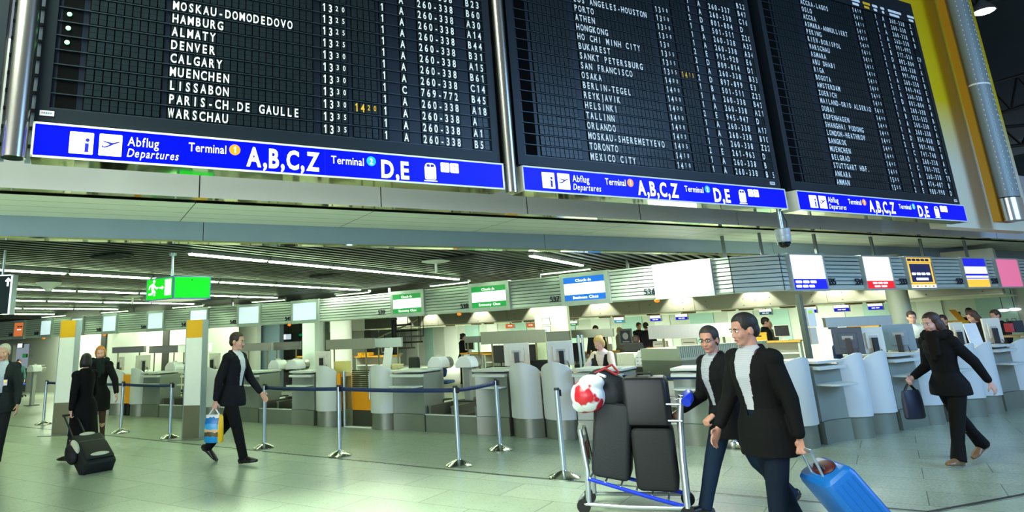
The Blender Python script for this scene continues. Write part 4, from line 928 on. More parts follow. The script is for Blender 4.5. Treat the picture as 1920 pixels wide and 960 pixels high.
def tag_printer(label, px, py, o, w=0.34, fn=r1z, ang=A1, bz=0.43):
    p = fn(px, py, o, 0)
    t = thing('bag_tag_printer', label, 'printer', p, ang, 'white bag tag printers')
    mb = MB(); mb.prism([(-w / 2, 1.02), (w / 2, 1.02), (w / 2, 1.10), (w * .42, 1.17), (w * .25, 1.22), (-w * .2, 1.22), (-w * .44, 1.14), (-w / 2, 1.08)], -0.12, 0.16, 'xz'); mb.build('hood', hood, t, bevel=0.015)
    mb = MB(); mb.cyl((w * .18, 0.16, 1.10), (w * .18, 0.30, 1.10), 0.11, n=24); mb.build('roll_cover', steel, t)
    mb = MB(); mb.b2(-0.06, 0.06, -0.02, 0.08, bz + .02, 1.02); mb.build('stand', mat('stand_grey', (150, 156, 150), 0.4, 0.3), t)
    mb = MB(); mb.b2(-0.16, 0.16, -0.14, 0.2, bz, bz + 0.02); mb.build('foot', dark, t)
    mb = MB(); mb.b2(-0.03, 0.05, -0.02, 0.06, 1.22, 1.25); mb.build('button', cream, t)
tag_printer('white bag tag printer left of the first pair at the baggage belt behind the rope', 821, 678, 1.0)
tag_printer('white bag tag printer further right at the baggage belt behind the rope', 874, 680, 0.95)
tag_printer('white bag tag printer left of its twin, right of the walking man', 520, 681, 1.0, 0.36)
tag_printer('white bag tag printer right of its twin, right of the walking man', 553, 681, 1.0, 0.36)
tag_printer('white bag tag printer just left of the second orange-topped pillar', 326, 684, 1.0, 0.42)
tag_printer('white bag tag printer on the counter left of the first pillar', 64, 686, 1.0, 0.42, bz=0.0)
blue_f = mat('chair_blue', (20, 52, 96), 0.8, noise=0.15, scale=40); blk_f = mat('chair_black', (24, 26, 28), 0.75, noise=0.15, scale=40)
def chair(label, p, rz, fab, sh=0.48, bh=0.55):
    t = thing('office_chair', label, 'chair', (p.x, p.y, 0), rz, 'office chairs behind the counters')
    mb = MB(); mb.b2(-0.22, 0.22, -0.22, 0.22, sh - 0.06, sh); mb.build('seat', fab, t, bevel=0.03)
    mb = MB(); mb.prism([(-0.19, sh + 0.08), (0.19, sh + 0.08), (0.225, sh + 0.2), (0.21, sh + bh), (0.17, sh + bh + 0.03), (-0.17, sh + bh + 0.03), (-0.21, sh + bh), (-0.225, sh + 0.2)], 0.20, 0.26, 'xz'); mb.build('backrest', fab, t, bevel=0.02)
    mb = MB(); mb.cyl((0, 0, 0.08), (0, 0, sh - 0.06), 0.028); mb.tube([(0, 0.1, sh - 0.05), (0, 0.28, sh), (0, 0.27, sh + 0.2)], 0.018); mb.build('stem', blk, t)
    mb = MB()
    for i in range(5):
        a = 2 * math.pi * i / 5; mb.tube([(0, 0, 0.10), (0.28 * math.cos(a), 0.28 * math.sin(a), 0.06)], 0.02)
    mb.build('star_base', blk, t)
    for i in range(5):
        a = 2 * math.pi * i / 5; mb = MB(); mb.cyl((0.28 * math.cos(a) - 0.01, 0.28 * math.sin(a), 0.03), (0.28 * math.cos(a) + 0.015, 0.28 * math.sin(a), 0.03), 0.03); mb.build('caster', blk, t)
chair('black office chair behind the counter right of the wide orange gate', r1z(797, 690, 1.15, 0), A1 + R(150), blk_f, 0.62, 0.58)
chair('blue-seated office chair beside the baggage belt behind the rope', r1z(828, 712, 1.9, 0), A1 + R(-170), blue_f, 0.72, 0.25)
chair('black office chair between the two pale monitors by the blonde agent', r1z(1020, 690, 1.3, 0), A1 + R(190), blk_f, 0.55, 0.55)
chair('blue office chair seen behind the left rope, near the second pillar', r1z(331, 712, 1.45, 0), A1 + R(90), blue_f, 0.50, 0.42)
chair('blue office chair on the right arm, beside the dark blue monitor', r2z(1550, 650, 1.15, 0), A2 + R(180), blue_f, 0.60, 0.58)
chair('black office chair left of the walking long-haired woman', r2z(1724, 660, 1.3, 0), A2 + R(140), blk_f, 0.62, 0.55)
# papers, boxes and small counter things
def paper_stack(label, p, rz, w, d, h, m_=None, kind='paper_stack', cat='papers'):
    t = MB(); n = max(2, int(h / 0.012)); rnd = random.Random(int(p.x * 1000))
    for i in range(n): t.box((rnd.uniform(-.01, .01), rnd.uniform(-.01, .01), h * (i + 0.5) / n), (w, d, h / n * 0.9), rnd.uniform(-.06, .06))
    o = t.build(kind, m_ or paper, None, loc=p, rz=rz, smooth=0); tag(o, label, cat)
paper_stack('stack of yellowish papers on the counter right of the wide orange gate', r1z(742, 694, 0.5, 1.032), A1, 0.24, 0.2, 0.09, mat('yellow_paper', (226, 218, 160), 0.8))
def flat_stand(label, p, rz, w, h, m_):
    t = thing('leaflet_stand', label, 'stand', p, rz)
    mb = MB(); mb.box((0, 0, h / 2 + 0.012), (w, 0.02, h), 0, 0, Matrix.Rotation(R(-12), 3, 'X')); mb.build('sheet_panel', m_, t)
    mb = MB(); mb.b2(-w / 2, w / 2, -0.06, 0.10, -0.0, 0.014); mb.build('foot', cream, t)
flat_stand('tall white paper list standing on the counter right of the wide orange gate', r1z(727, 690, 0.4, 0.967), A1 + R(-10), 0.22, 0.45, paper)
flat_stand('white tilted leaflet panel on the counter behind the walking woman', r2z(1830, 646, 0.4, 0.967), A2 + R(-30), 0.22, 0.46, paper)
mb = MB(); mb.b2(-0.14, 0.14, -0.1, 0.1, 0, 0.22); o = mb.build('carton', mat('cardboard_yellow', (220, 206, 130), 0.8), None, loc=r1z(643, 692, 0.6, 0.967), rz=A1, bevel=0.004); tag(o, 'small yellowish box on the counter beside the wide gate monitor', 'box')
# ------------------------------------------------------------------ behind the counters
wall_m = mat('back_wall_pale', (196, 204, 190), 0.6, noise=0.03, scale=2)
wall_b = mat('bulkhead_beige', (176, 178, 156), 0.55, noise=0.03, scale=2)
bk = mat('pilaster_dark', (44, 46, 40), 0.6)
K0 = Vector((-3.96, 31.9, 0)); K1 = Vector((12.92, 15.02, 0)); KD = (K1 - K0).normalized(); KN = Vector((-KD.y, KD.x, 0)); KA = math.atan2(KD.y, KD.x); KL = (K1 - K0).length
def kpt(px, py, o=0.0):
    b = K0 + KN * o; s, z = onplane(px, py, b, KA); q = b + KD * s; q.z = z; return q, s
mb = MB(); n = 14
for i in range(n): mb.b2(KL * i / n + 0.008, KL * (i + 1) / n - 0.008, 0.0, 0.05, 2.005, 3.0)
mb.b2(0, KL, 0.02, 0.6, 2.01, 3.0, 1); mb.b2(0, KL, 0.05, 4.0, 1.985, 2.01, 2)
for i in range(n):
    for z in (2.07, 2.24): mb.ell((KL * (i + 0.2) / n, -0.002, z), (0.012, 0.01, 0.012), None, 8, 6, 3); mb.ell((KL * (i + 0.8) / n, -0.002, z), (0.012, 0.01, 0.012), None, 8, 6, 3)
struct('wall_bulkhead', mb, [wall_b, wall_b, mat('pale_soffit', (224, 222, 196), 0.5), dark], loc=K0, rz=KA, smooth=0)
for px, py in ((893, 590), (1000, 582), (1116, 577), (1268, 564), (1410, 551), (1560, 548), (800, 600), (745, 600), (1660, 545)):
    q, s = kpt(px, py, -0.28); spot('bulkhead_spot', (q.x, q.y, 2.80), (q.x + KN.x * 0.18, q.y + KN.y * 0.18, 1.2), 130, (1.0, 1.0, 0.84), 88, 0.25)
# downlights in the soffit behind the bulkhead
DL = [(845, 612), (893, 609), (917, 607), (969, 604), (992, 603), (1075, 598), (1134, 595), (1160, 593), (1225, 589), (1292, 585), (1366, 582), (1399, 579), (1477, 575), (1514, 572), (1600, 567), (1641, 564)]
for i, (px, py) in enumerate(DL):
    q, s = kpt(px, py + 2, 0.9); p = K0 + KN * 0.9 + KD * s
    t = thing('recessed_downlight', 'bronze ringed downlight in the soffit behind the counters, %s from the left of its row' % ords[i], 'downlight', (p.x, p.y, 1.985), 0, 'downlights in the rear soffit')
    mb = MB(); mb.lathe([(0.13, 0.0), (0.20, 0.0), (0.20, -0.035), (0.16, -0.045), (0.13, -0.02)], n=24); mb.build('ring', mat('bronze_ring', (130, 104, 56), 0.4, 0.6), t)
    mb = MB(); mb.lathe([(0.0, -0.012), (0.13, -0.012)], n=24); mb.build('lamp', mat('warm_lamp', (255, 240, 200), 0.4, emit=(255, 238, 190), strength=5), t)
# rear wall and wall parts
mb = MB(); mb.b2(-16, KL + 8, 9.5, 9.7, 0, 3.2); n = 22
for i in range(n): mb.b2(-8 + i * 1.6, -8 + i * 1.6 + (1.0 if i % 3 else 0.7), 9.42, 9.5, 0.0, 2.6, 1 + i % 2)
struct('wall_back', mb, [wall_m, mat('wall_panel_white', (220, 226, 216), 0.6), mat('wall_panel_aqua', (160, 196, 184), 0.55)], loc=K0, rz=KA, smooth=0)
for i, (s, o) in enumerate(((1.5, 5), (6, 4.5), (10.5, 4), (14.5, 4), (18.5, 5))):
    p = K0 + KD * s + KN * o; area('rear_office_fill', (p.x, p.y, 2.9), (p.x, p.y, 0), 3.0, 1600, (0.92, 1.0, 0.80))  # unseen fill lights added behind the bulkhead to brighten the rear office
for i, s in enumerate((-17, -12, -7, -2, 3, 7)):
    p = r1(s, 4.0); area('counter_hall_fill', (p.x, p.y, 2.84), (p.x, p.y, 0), 2.6, 190, (0.88, 1.0, 0.74), 0.8).rotation_euler = (0, 0, A1)  # added fill behind the sign band for the desks and left wall
for s in (-0.5, 3.2):
    p = r2(s, 2.7); area('counter_hall_fill', (p.x, p.y, 2.84), (p.x, p.y, 0), 0.9, 120, (0.95, 1.0, 0.86), 0.5)  # same kind of added fill, behind the right arm
WO = 4.8
def s1(px, py=660, o=WO): return onplane(px, py, r1(0, o), A1)[0]
mb = MB(); a, b, c, d = -26, s1(24), s1(54), s1(440)
mb.b2(a, b, 0, .15, 0, 2.95); mb.b2(c, d, 0, .15, 0, 2.95); mb.b2(b, c, 0, .15, 1.97, 2.95); mb.b2(b, c, 0, .15, 0, 0.95, 3)
mb.b2(s1(306), s1(317), -0.05, 0.01, 0, 2.95, 1); mb.b2(s1(190), s1(199), -.05, .01, 0, 2.3, 1); mb.b2(s1(121), s1(124), -.04, .01, 0, 2.9, 2); mb.b2(s1(372), s1(374), -.03, .01, 0, 2.9, 2)
struct('wall_left', mb, [wall_m, bk, wall_b, mat('shop_dado', (90, 90, 80), 0.6)], loc=r1(0, WO), rz=A1, smooth=0)
for px in (140, 232, 300, 405): 
    p = r1(s1(px), WO - 0.30); spot('wall_spot', (p.x, p.y, 2.78), (p.x + N1.x * .15, p.y + N1.y * .15, 1.0), 45, (0.92, 1.0, 0.76), 80, 0.25)
# glimpse of a shop through the opening
mb = MB(); mb.b2(-2.5, 2.5, 0, 0.2, 0, 2.4); mb.b2(-2.5, 2.5, -0.4, 0, 0.0, 0.9, 1); p = r1(s1(40), WO + 4)
struct('wall_shop', mb, [mat('shop_dark', (48, 44, 40), 0.7), mat('shop_counter', (110, 96, 70), 0.6)], loc=(p.x, p.y, 0), rz=A1)
for lab, px, py, col, w, h in (('small white lit display in the dark shop at the far left', 37, 648, e_w, 0.4, 0.2), ('small green screen in the dark shop at the far left', 45, 667, e_g, 0.3, 0.15)):
    q = at(px, py, 29); t = thing('shop_display', lab, 'display', q, A1); mb = MB(); mb.b2(-w / 2, w / 2, 0.012, 0.08, -h / 2, h / 2); mb.build('casing', blk, t); mb = MB(); mb.b2(-w / 2 + .015, w / 2 - .015, 0, 0.012, -h / 2 + .015, h / 2 - .015); mb.build('screen_panel', col, t)
# upright blocks and pillars between the office bays
def vblock(name, px0, px1, Y, dep, z0, z1, m_, skew=A1, kind='structure'):
    a = at(px0, 640, Y); ca, sa = math.cos(skew), math.sin(skew)
    s, z = onplane(px1, 640, Vector((a.x, a.y, 0)), skew)
    mb = MB(); mb.b2(0, s, 0, dep, z0, z1); return struct(name, mb, [m_], loc=(a.x, a.y, 0), rz=skew)
vblock('wall_blue', 482, 524, 24.0, 0.2, 0, 2.9, mat('blue_grey_wall', (112, 136, 146), 0.55, noise=0.06, scale=2))
vblock('wall_white', 440, 481, 24.0, 0.2, 0, 2.9, wall_m)
vblock('column_white', 567, 590, 21.5, 0.4, 0, 2.9, mat('column_pale', (192, 208, 200), 0.5))
vblock('column_grey', 590.5, 609, 22.5, 0.4, 0, 2.9, mat('column_grey_green', (116, 132, 122), 0.55))
vblock('column_block', 609.5, 655, 22.5, 0.8, 1.85, 2.9, wall_m)
vblock('column_block_side', 612, 655, 23.5, 0.8, 0, 1.85, wall_m)
vblock('wall_panel', 1006, 1068, 16.8, 0.15, 0, 2.7, mat('panel_pale_green', (196, 206, 176), 0.55))
mb = MB(); mb.cyl((0, 0, 0), (0, 0, 2.9), 0.33, n=40); p = at(640, 660, 21.0); struct('column_round', mb, [white], loc=(p.x, p.y, 0))
p = at(1692, 600, 14.6); mb = MB(); mb.cyl((0, 0, 0), (0, 0, 2.9), 0.20, n=40); struct('column_round', mb, [mat('column_round_grey', (150, 158, 142), 0.5)], loc=(p.x, p.y, 0))
vblock('wall_corridor', 505, 620, 40, 0.2, 0, 2.9, wall_m)
for lab, px, py, Y, w, h, col in (('left of two small bright flight monitors far down the corridor', 530, 632, 36, .30, .26, e_w), ('right of two small bright flight monitors far down the corridor', 540.5, 631.5, 36, .30, .26, e_p), ('small blue sign far down the corridor', 521, 633, 36, .10, .24, e_db), ('tiny green exit lamp far down the corridor', 564, 628, 36, .20, .12, e_g)):
    q = at(px, py, Y); t = thing('corridor_display', lab, 'display', q, 0); mb = MB(); mb.b2(-w / 2 - .03, w / 2 + .03, 0.01, .1, -h / 2 - .03, h / 2 + .03); mb.build('casing', blk, t); mb = MB(); mb.b2(-w / 2, w / 2, 0, .012, -h / 2, h / 2); mb.build('screen_panel', col, t)
    mb = MB(); mb.cyl((0, .05, h / 2), (0, .05, 2.9 - q.z), 0.015); mb.build('hanger', dark, t)
# notice in a frame
q = at(1025, 610, 16.3); t = thing('framed_notice', 'two framed notices one above the other on the pale panel under number 537', 'notice', q, A1)
mb = MB(); mb.b2(-.10, .10, -.015, .0, .0, .17); mb.b2(-.10, .10, -.015, 0, -.18, -.015); mb.build('frames', mat('notice_frame', (70, 92, 80), 0.5), t); mb = MB(); mb.b2(-.085, .085, -.02, -.012, .015, .155); mb.b2(-.085, .085, -.02, -.012, -.165, -.03); mb.build('sheets', paper, t)
# stainless baffles standing behind the belts
def baffle(label, px0, px1, yt, yb, Y, m_=None, ang=A1):
    a = at(px0, yb, Y); s, z = onplane(px1, yb, Vector((a.x, a.y, 0)), ang); zt = at(px0, yt, Y).z
    t = thing('steel_baffle', label, 'panel', (a.x, a.y, 0), ang, 'steel baffles behind the baggage belts')
    mb = MB(); mb.b2(0, s, 0, 0.10, a.z, zt); mb.b2(-0.01, s + .01, -.006, .106, zt, zt + 0.012); mb.build('panel', m_ or steel, t)
    for x in (s * 0.16, s * 0.84):
        mb = MB(); mb.cyl((x, 0.05, 0), (x, 0.05, a.z), 0.022); mb.build('post', mat('post_bronze', (120, 116, 84), 0.35, 0.8), t)
baffle('steel baffle at the left, behind the red-haired woman\'s counter', 210, 269, 652, 662.5, 25)
baffle('steel baffle right of the red-haired woman\'s counter, before the white box', 279, 333, 650, 662.5, 24)
baffle('white box panel behind the second orange-topped pillar', 333.5, 392, 647, 661, 23, white)
baffle('steel baffle just right of the walking man\'s shoulders', 456, 508, 645, 658.5, 21.5)
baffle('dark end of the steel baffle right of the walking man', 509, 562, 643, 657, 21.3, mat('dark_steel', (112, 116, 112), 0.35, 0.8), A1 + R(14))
baffle('long bright steel baffle left of the spiral staircase', 611, 699, 638, 656, 19.5)
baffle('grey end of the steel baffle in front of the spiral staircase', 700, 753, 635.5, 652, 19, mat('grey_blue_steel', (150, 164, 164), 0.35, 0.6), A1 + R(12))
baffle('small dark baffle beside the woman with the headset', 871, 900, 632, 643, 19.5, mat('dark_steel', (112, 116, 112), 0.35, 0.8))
baffle('long bright steel baffle above the two pale monitors', 902, 1024, 623.5, 646, 17.2)
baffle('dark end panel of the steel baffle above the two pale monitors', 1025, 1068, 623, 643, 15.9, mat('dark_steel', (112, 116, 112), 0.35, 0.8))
baffle('bright baffle behind the head of the blonde agent', 1070, 1150, 620, 634, 17)
baffle('long bright steel baffle behind the man in glasses', 1217, 1385, 612, 636, 14.4)
baffle('steel baffle on the right arm, left of the round grey column', 1550, 1676, 597, 614, 13.2, None, A2 + R(-30))
# spiral staircase
c = at(740, 640, 24.5); t = thing('spiral_staircase', 'dark spiral staircase with a pale curved handrail behind the counters', 'staircase', (c.x, c.y, 0))
mb = MB(); mb.cyl((0, 0, 0), (0, 0, 3.0), 0.10, n=20); mb.build('centre_pole', blk, t)
for i in range(13):
    a = R(200 - i * 29); z = 0.18 + i * 0.20; mb = MB(); ca, sa = math.cos(a), math.sin(a)
    ps = [(0.08 * ca - 0.09 * sa * .5, 0.08 * sa + .09 * ca * .5), (1.05 * ca - 0.30 * sa * .5, 1.05 * sa + .3 * ca * .5), (1.05 * ca + .3 * sa * .5, 1.05 * sa - .3 * ca * .5), (.08 * ca + .09 * sa * .5, .08 * sa - .09 * ca * .5)]
    mb.prism(ps, z, z + 0.055, 'xy'); mb.build('step', blk, t)
    mb = MB(); mb.cyl((1.04 * ca, 1.04 * sa, z), (1.04 * ca, 1.04 * sa, z + 0.92), 0.014, n=8); mb.build('baluster', dark, t)
mb = MB(); mb.tube([(1.06 * math.cos(R(200 - k * 7.25)), 1.06 * math.sin(R(200 - k * 7.25)), 0.18 + k * 0.05 + 0.92) for k in range(50)], 0.032, 10); mb.build('handrail', mat('rail_pale', (206, 206, 170), 0.4, 0.3), t)
# hanging airline signs over the rear island
hs = [(948, 963, 607, 616, 'or'), (987, 1001, 605, 614.5, 'or'), (1068, 1082, 601.5, 611, 'gr'), (1152, 1169, 594, 606, 'cy'), (1219, 1238, 591, 603, 'bl'), (1267, 1288, 588, 600.5, 'bl'), (1424, 1446, 578.5, 591, 'te'), (1505, 1530, 574, 588, 'bl'), (1564, 1591, 570.5, 585, 'bl'), (1628, 1654, 566.5, 582, 'bl')]
hl = ['left of two small orange signs over the rear counters', 'right of two small orange signs over the rear counters', 'small white and green sign over the rear counters', 'small white and cyan sign over the rear counters', 'small white and blue sign over the seated man', 'small white and blue sign right of the seated man', 'small white and teal sign behind the heads of the two men', 'first white and blue sign right of the two men', 'second white and blue sign right of the two men', 'third white and blue sign right of the two men, beside the round column']
for (x0, x1, y0, y1, k), lab in zip(hs, hl):
    a, s = kpt(x0, y1, 1.6); b, s2 = kpt(x1, y0, 1.6); w = s2 - s; h = b.z - a.z
    t = thing('airline_sign', lab, 'sign', (a.x, a.y, a.z), KA, 'small lit signs over the rear counters')
    mb = MB(); mb.b2(0, w, 0.006, 0.10, 0, h); mb.build('casing', cream, t)
    col = {'or': e_or, 'gr': e_g, 'cy': mat('screen_cyan', (60, 170, 210), .4, emit=(60, 170, 210), strength=.6), 'bl': e_db, 'te': mat('screen_teal', (10, 90, 110), .4, emit=(10, 90, 110), strength=.6)}[k]
    mb = MB()
    if k == 'or': mb.b2(0.01, w - .01, 0, .006, .01, h - .01); bars(mb, w * .3, w * .85, h * .45, h * .18, -.002, 2, 1)
    else: mb.b2(.01, w - .01, 0, .006, .01, h * .52); mb.b2(.01, w - .01, 0, .006, h * .52, h - .01, 1); bars(mb, w * .25, w * .8, h * .22, h * .14, -.002, 2, 1)
    mb.build('lit_face', [col, e_w], t, smooth=0)
    mb = MB(); mb.cyl((w / 2, .05, h), (w / 2, .05, 1.99 - a.z if 1.99 - a.z > h else h + .02), .012); mb.build('hanger', dark, t)
# rear desks with pale bodies and amber tops
amber = mat('amber_edge', (236, 168, 40), 0.5, noise=0.05); rear_b = mat('rear_desk_pale', (190, 198, 184), 0.5, noise=0.05)
RD = []
def rear_desk(label, px0, px1, py, Y, h=0.98, ang=A1):
    a = at(px0, py, Y); s, z = onplane(px1, py, Vector((a.x, a.y, 0)), ang); h = a.z
    t = thing('rear_desk', label, 'desk', (a.x, a.y, 0), ang, 'pale desks in the rear office')
    mb = MB(); mb.b2(0, s, 0, 0.6, h - .04, h); mb.build('amber_top', amber, t)
    mb = MB(); mb.b2(0.02, s - .02, .45, .58, 0, h - .04); mb.b2(.02, .06, .05, .45, 0, h - .04); mb.b2(s - .06, s - .02, .05, .45, 0, h - .04); mb.build('carcass', rear_b, t)
    mb = MB(); mb.b2(.06, s - .06, .05, .5, h * .45, h * .45 + .03); mb.b2(.06, s - .06, .05, .5, h * .74, h * .74 + .03); mb.build('shelf', white, t)
    RD.append((label, a, s, ang, h)); return a, s, h
def on_desk(i, u, o=0.2): l, a, s, ang, h = RD[i]; return Vector((a.x + math.cos(ang) * s * u - math.sin(ang) * o, a.y + math.sin(ang) * s * u + math.cos(ang) * o, h))
rear_desk('rear desk behind the belt right of the walking man', 556, 640, 668, 23)
rear_desk('rear desk with amber top left of the staircase', 664, 730, 668, 21)
rear_desk('rear desk with amber top right of the staircase, near the headset woman', 862, 905, 662, 22)
rear_desk('rear desk under the long baffle above the pale monitors', 905, 1005, 663, 20.5)
rear_desk('rear desk behind the blonde agent', 1070, 1150, 660, 21)
rear_desk('rear desk with amber top behind the seated man', 1205, 1310, 652, 18.5)
rear_desk('rear desk with amber top behind the man in glasses', 1312, 1395, 648, 17.5)
rear_desk('rear desk with amber top between the men and the blue chair', 1415, 1500, 640, 16.5)
rear_desk('rear desk left of the round grey column', 1560, 1680, 626, 15.5)
rnd = random.Random(5)
def small(kind, cat, label, p, w, d, h, m_, bev=0.01):
    t = thing(kind, label, cat, p, rnd.uniform(-.3, .3) + A1)
    mb = MB()
    if kind == 'desk_printer':
        mb.prism([(-d / 2, 0), (d / 2, 0), (d / 2, h * .8), (d * .2, h), (-d * .3, h), (-d / 2, h * .55)], -w / 2, w / 2, 'yz'); mb.build('body', m_, t, bevel=bev)
        mb = MB(); mb.b2(-w * .35, w * .35, -d / 2 - .03, -d * .2, h * .5, h * .54); mb.build('paper_slot', dark, t)
    elif kind == 'dark_screen':
        mb.b2(-w / 2, w / 2, .0, .04, .08, h); mb.build('frame', cream, t, bevel=bev); mb = MB(); mb.b2(-w / 2 + .02, w / 2 - .02, -.006, 0, .10, h - .02); mb.build('display', blk, t); mb = MB(); mb.b2(-.04, .04, .0, .05, 0, .1); mb.b2(-.1, .1, -.06, .1, 0, .012); mb.build('foot', cream, t)
    else:
        mb.b2(-w / 2, w / 2, -d / 2, d / 2, 0, h); mb.b2(-w / 2 - .008, w / 2 + .008, -d / 2 - .008, d / 2 + .008, h * .82, h); mb.build('tray_body', m_, t, bevel=bev); mb = MB(); mb.b2(-w * .12, w * .12, -d / 2 - .016, -d / 2 - .006, h * .5, h * .66); mb.build('grip', dark, t)
yel = mat('yellow_crate', (244, 178, 20), 0.55)
small('desk_printer', 'printer', 'pale printer on the rear desk behind the seated man, near its left end', on_desk(5, .30), .34, .3, .16, cream)
small('desk_printer', 'printer', 'pale printer on the rear desk behind the seated man, near its right end', on_desk(5, .82), .38, .3, .2, cream)
small('storage_tray', 'tray', 'yellow crate on the rear desk between the men and the blue chair', on_desk(7, .1), .30, .28, .2, yel)
small('dark_screen', 'screen', 'black screen in a pale frame right of the two men', on_desk(7, .62), .34, .2, .36, cream)
small('dark_screen', 'screen', 'narrow black screen near the small control box on the right arm', on_desk(8, .02), .22, .2, .36, cream)
small('storage_tray', 'tray', 'left yellow crate on the rear desk by the round grey column', on_desk(8, .42), .34, .28, .16, yel)
small('storage_tray', 'tray', 'right yellow crate on the rear desk by the round grey column', on_desk(8, .66), .34, .28, .17, yel)
small('desk_printer', 'printer', 'pale printer on the rear desk by the round grey column', on_desk(8, .84), .34, .3, .18, cream)
small('storage_tray', 'tray', 'yellow crate on the rear desk under the long baffle', on_desk(3, .70), .34, .28, .18, yel)
small('storage_tray', 'tray', 'yellow crate on the rear desk left of the staircase', on_desk(1, .22), .4, .28, .10, yel)
small('desk_printer', 'printer', 'pale printer on the rear desk behind the blonde agent', on_desk(4, .78), .36, .3, .2, cream)
small('dark_screen', 'screen', 'black screen on the rear desk left of the staircase', on_desk(1, .80), .42, .2, .34, blk)
small('dark_screen', 'screen', 'black screen on the rear desk near the headset woman', on_desk(2, .30), .34, .2, .4, blk)
for i, (px, py, Y, lab) in enumerate(((930, 672, 18.5, 'black office chair under the long baffle above the pale monitors'), (1004, 668, 18, 'black office chair under the right end of the long baffle'), (1093, 660, 17.5, 'black padded chair behind the twin steel posts'), (527, 668, 24, 'black office chair in the bay right of the walking man'))):
    q = at(px, py, Y); chair(lab, q, A1 + R(30 * i), blk_f, 0.75, 0.5)
# twin steel posts
for px, lab in ((1087, 'left of two slim steel posts behind the blonde agent'), (1094, 'right of two slim steel posts behind the blonde agent')):
    q = at(px, 660, 14.5); t = thing('steel_post', lab, 'post', (q.x, q.y, 0), 0, 'slim steel posts behind the blonde agent'); mb = MB(); mb.cyl((0, 0, 0.01), (0, 0, 1.5), .026); mb.build('tube', alu, t); mb = MB(); mb.lathe([(0, 0), (.09, 0), (.09, .01), (.03, .03), (0, .03)]); mb.build('foot', chrome, t)
# bag tag printer and bench near the agent
q = at(1200, 676, 14.2)
t = thing('bag_tag_printer', 'large white bag tag printer with printed hood right of the blonde agent', 'printer', (q.x, q.y, 0), A1, 'white bag tag printers')
mb = MB(); mb.b2(-.42, -.06, -.15, .2, q.z - .12, q.z + .16); mb.build('side_box', cream, t, bevel=.01)
mb = MB(); mb.prism([(-.05, q.z - .12), (.42, q.z - .12), (.42, q.z + .10), (.33, q.z + .2), (.03, q.z + .2), (-.05, q.z + .08)], -.16, .2, 'xz'); mb.build('hood', hood, t, bevel=.012)
mb = MB()
for i in range(14): mb.b2(-.02 + (i % 5) * .08, .02 + (i % 5) * .08, -.166, -.16, q.z - .08 + (i // 5) * .07, q.z - .065 + (i // 5) * .07)
mb.build('printed_marks', mat('mark_violet', (150, 120, 170), .6), t, smooth=0)
mb = MB(); mb.b2(-.5, .5, -.2, .25, q.z - .18, q.z - .12); mb.build('shelf', blk, t); mb = MB(); mb.b2(-.05, .05, 0, .1, 0, q.z - .18); mb.build('stand', dark, t)
# ribbed steel conveyor behind the right arm
t = thing('collector_conveyor', 'long ribbed steel conveyor behind the counters of the right arm', 'conveyor', r2(-1.15, 2.15), A2 + R(4))
mb = MB(); mb.b2(0, 2.5, 0, 0.8, 0.0, 1.06); mb.build('steel_body', mat('dull_steel', (128, 136, 126), .38, .7, noise=.15, scale=3), t)
mb = MB()
for i in range(50): mb.b2(i * .05, i * .05 + .035, .02, .06, 1.10, 1.27)
mb.b2(0, 2.5, .06, .8, 1.06, 1.25); mb.b2(0, 2.5, 0, .07, 1.06, 1.10); mb.b2(0, 2.5, 0, .07, 1.27, 1.285); mb.build('ribbed_side', mat('ribbed_pale', (180, 190, 172), .4, .4), t, smooth=0)
q = r2z(1512, 610, 1.6, 0); t = thing('control_post', 'grey post carrying a white control box, right of the two men', 'control box', (q.x, q.y, 0), A2)
mb = MB(); mb.b2(-.05, .03, 0, .08, 0, 2.06); mb.build('post', mat('post_dark_grey', (84, 96, 92), .5), t); mb = MB(); mb.b2(.04, .26, -.03, .06, 1.50, 1.82); mb.build('box', white, t, bevel=.012); mb = MB(); mb.b2(.08, .18, -.036, -.03, 1.72, 1.77); mb.build('display', mat('lime_display', (170, 210, 40), .4, emit=(170, 210, 40), strength=.5), t); mb = MB(); mb.b2(.06, .24, -.01, .05, 1.2, 1.48); mb.build('lower_box', cream, t)
# far concourse at the right
p = at(1740, 600, 30); mb = MB(); mb.b2(0, 26, 0, .4, 0, 1.3); mb.b2(0, 26, 0, .4, 1.3, 4.2, 1); struct('wall_far', mb, [mat('far_dark', (70, 76, 80), .7), mat('far_grey_blue', (150, 166, 176), .6)], loc=(p.x + 1, p.y + 2, 0), rz=R(-20))
a = at(1806, 572, 24); t = thing('far_sign_band', 'pale blue white sign band of the next check-in area at the far right', 'sign band', (a.x, a.y, 0), R(-24))
mb = MB(); mb.b2(0, 9, 0, .3, 2.0, 2.62); mb.build('upper_band', mat('far_band_white', (214, 230, 240), .4, emit=(200, 222, 240), strength=.25), t); mb = MB(); mb.b2(-1.6, 9, -.06, 0, 1.82, 2.05)
for i in range(15): mb.b2(-1.3 + i * .62, -1.1 + i * .62, -.07, -.06, 1.87, 2.0, 1 + i % 2)
mb.build('number_strip', [mat('far_strip', (170, 200, 214), .4, emit=(160, 196, 214), strength=.2), mat('far_red', (176, 90, 100), .5), mat('far_navy', (60, 84, 120), .5)], t, smooth=0)
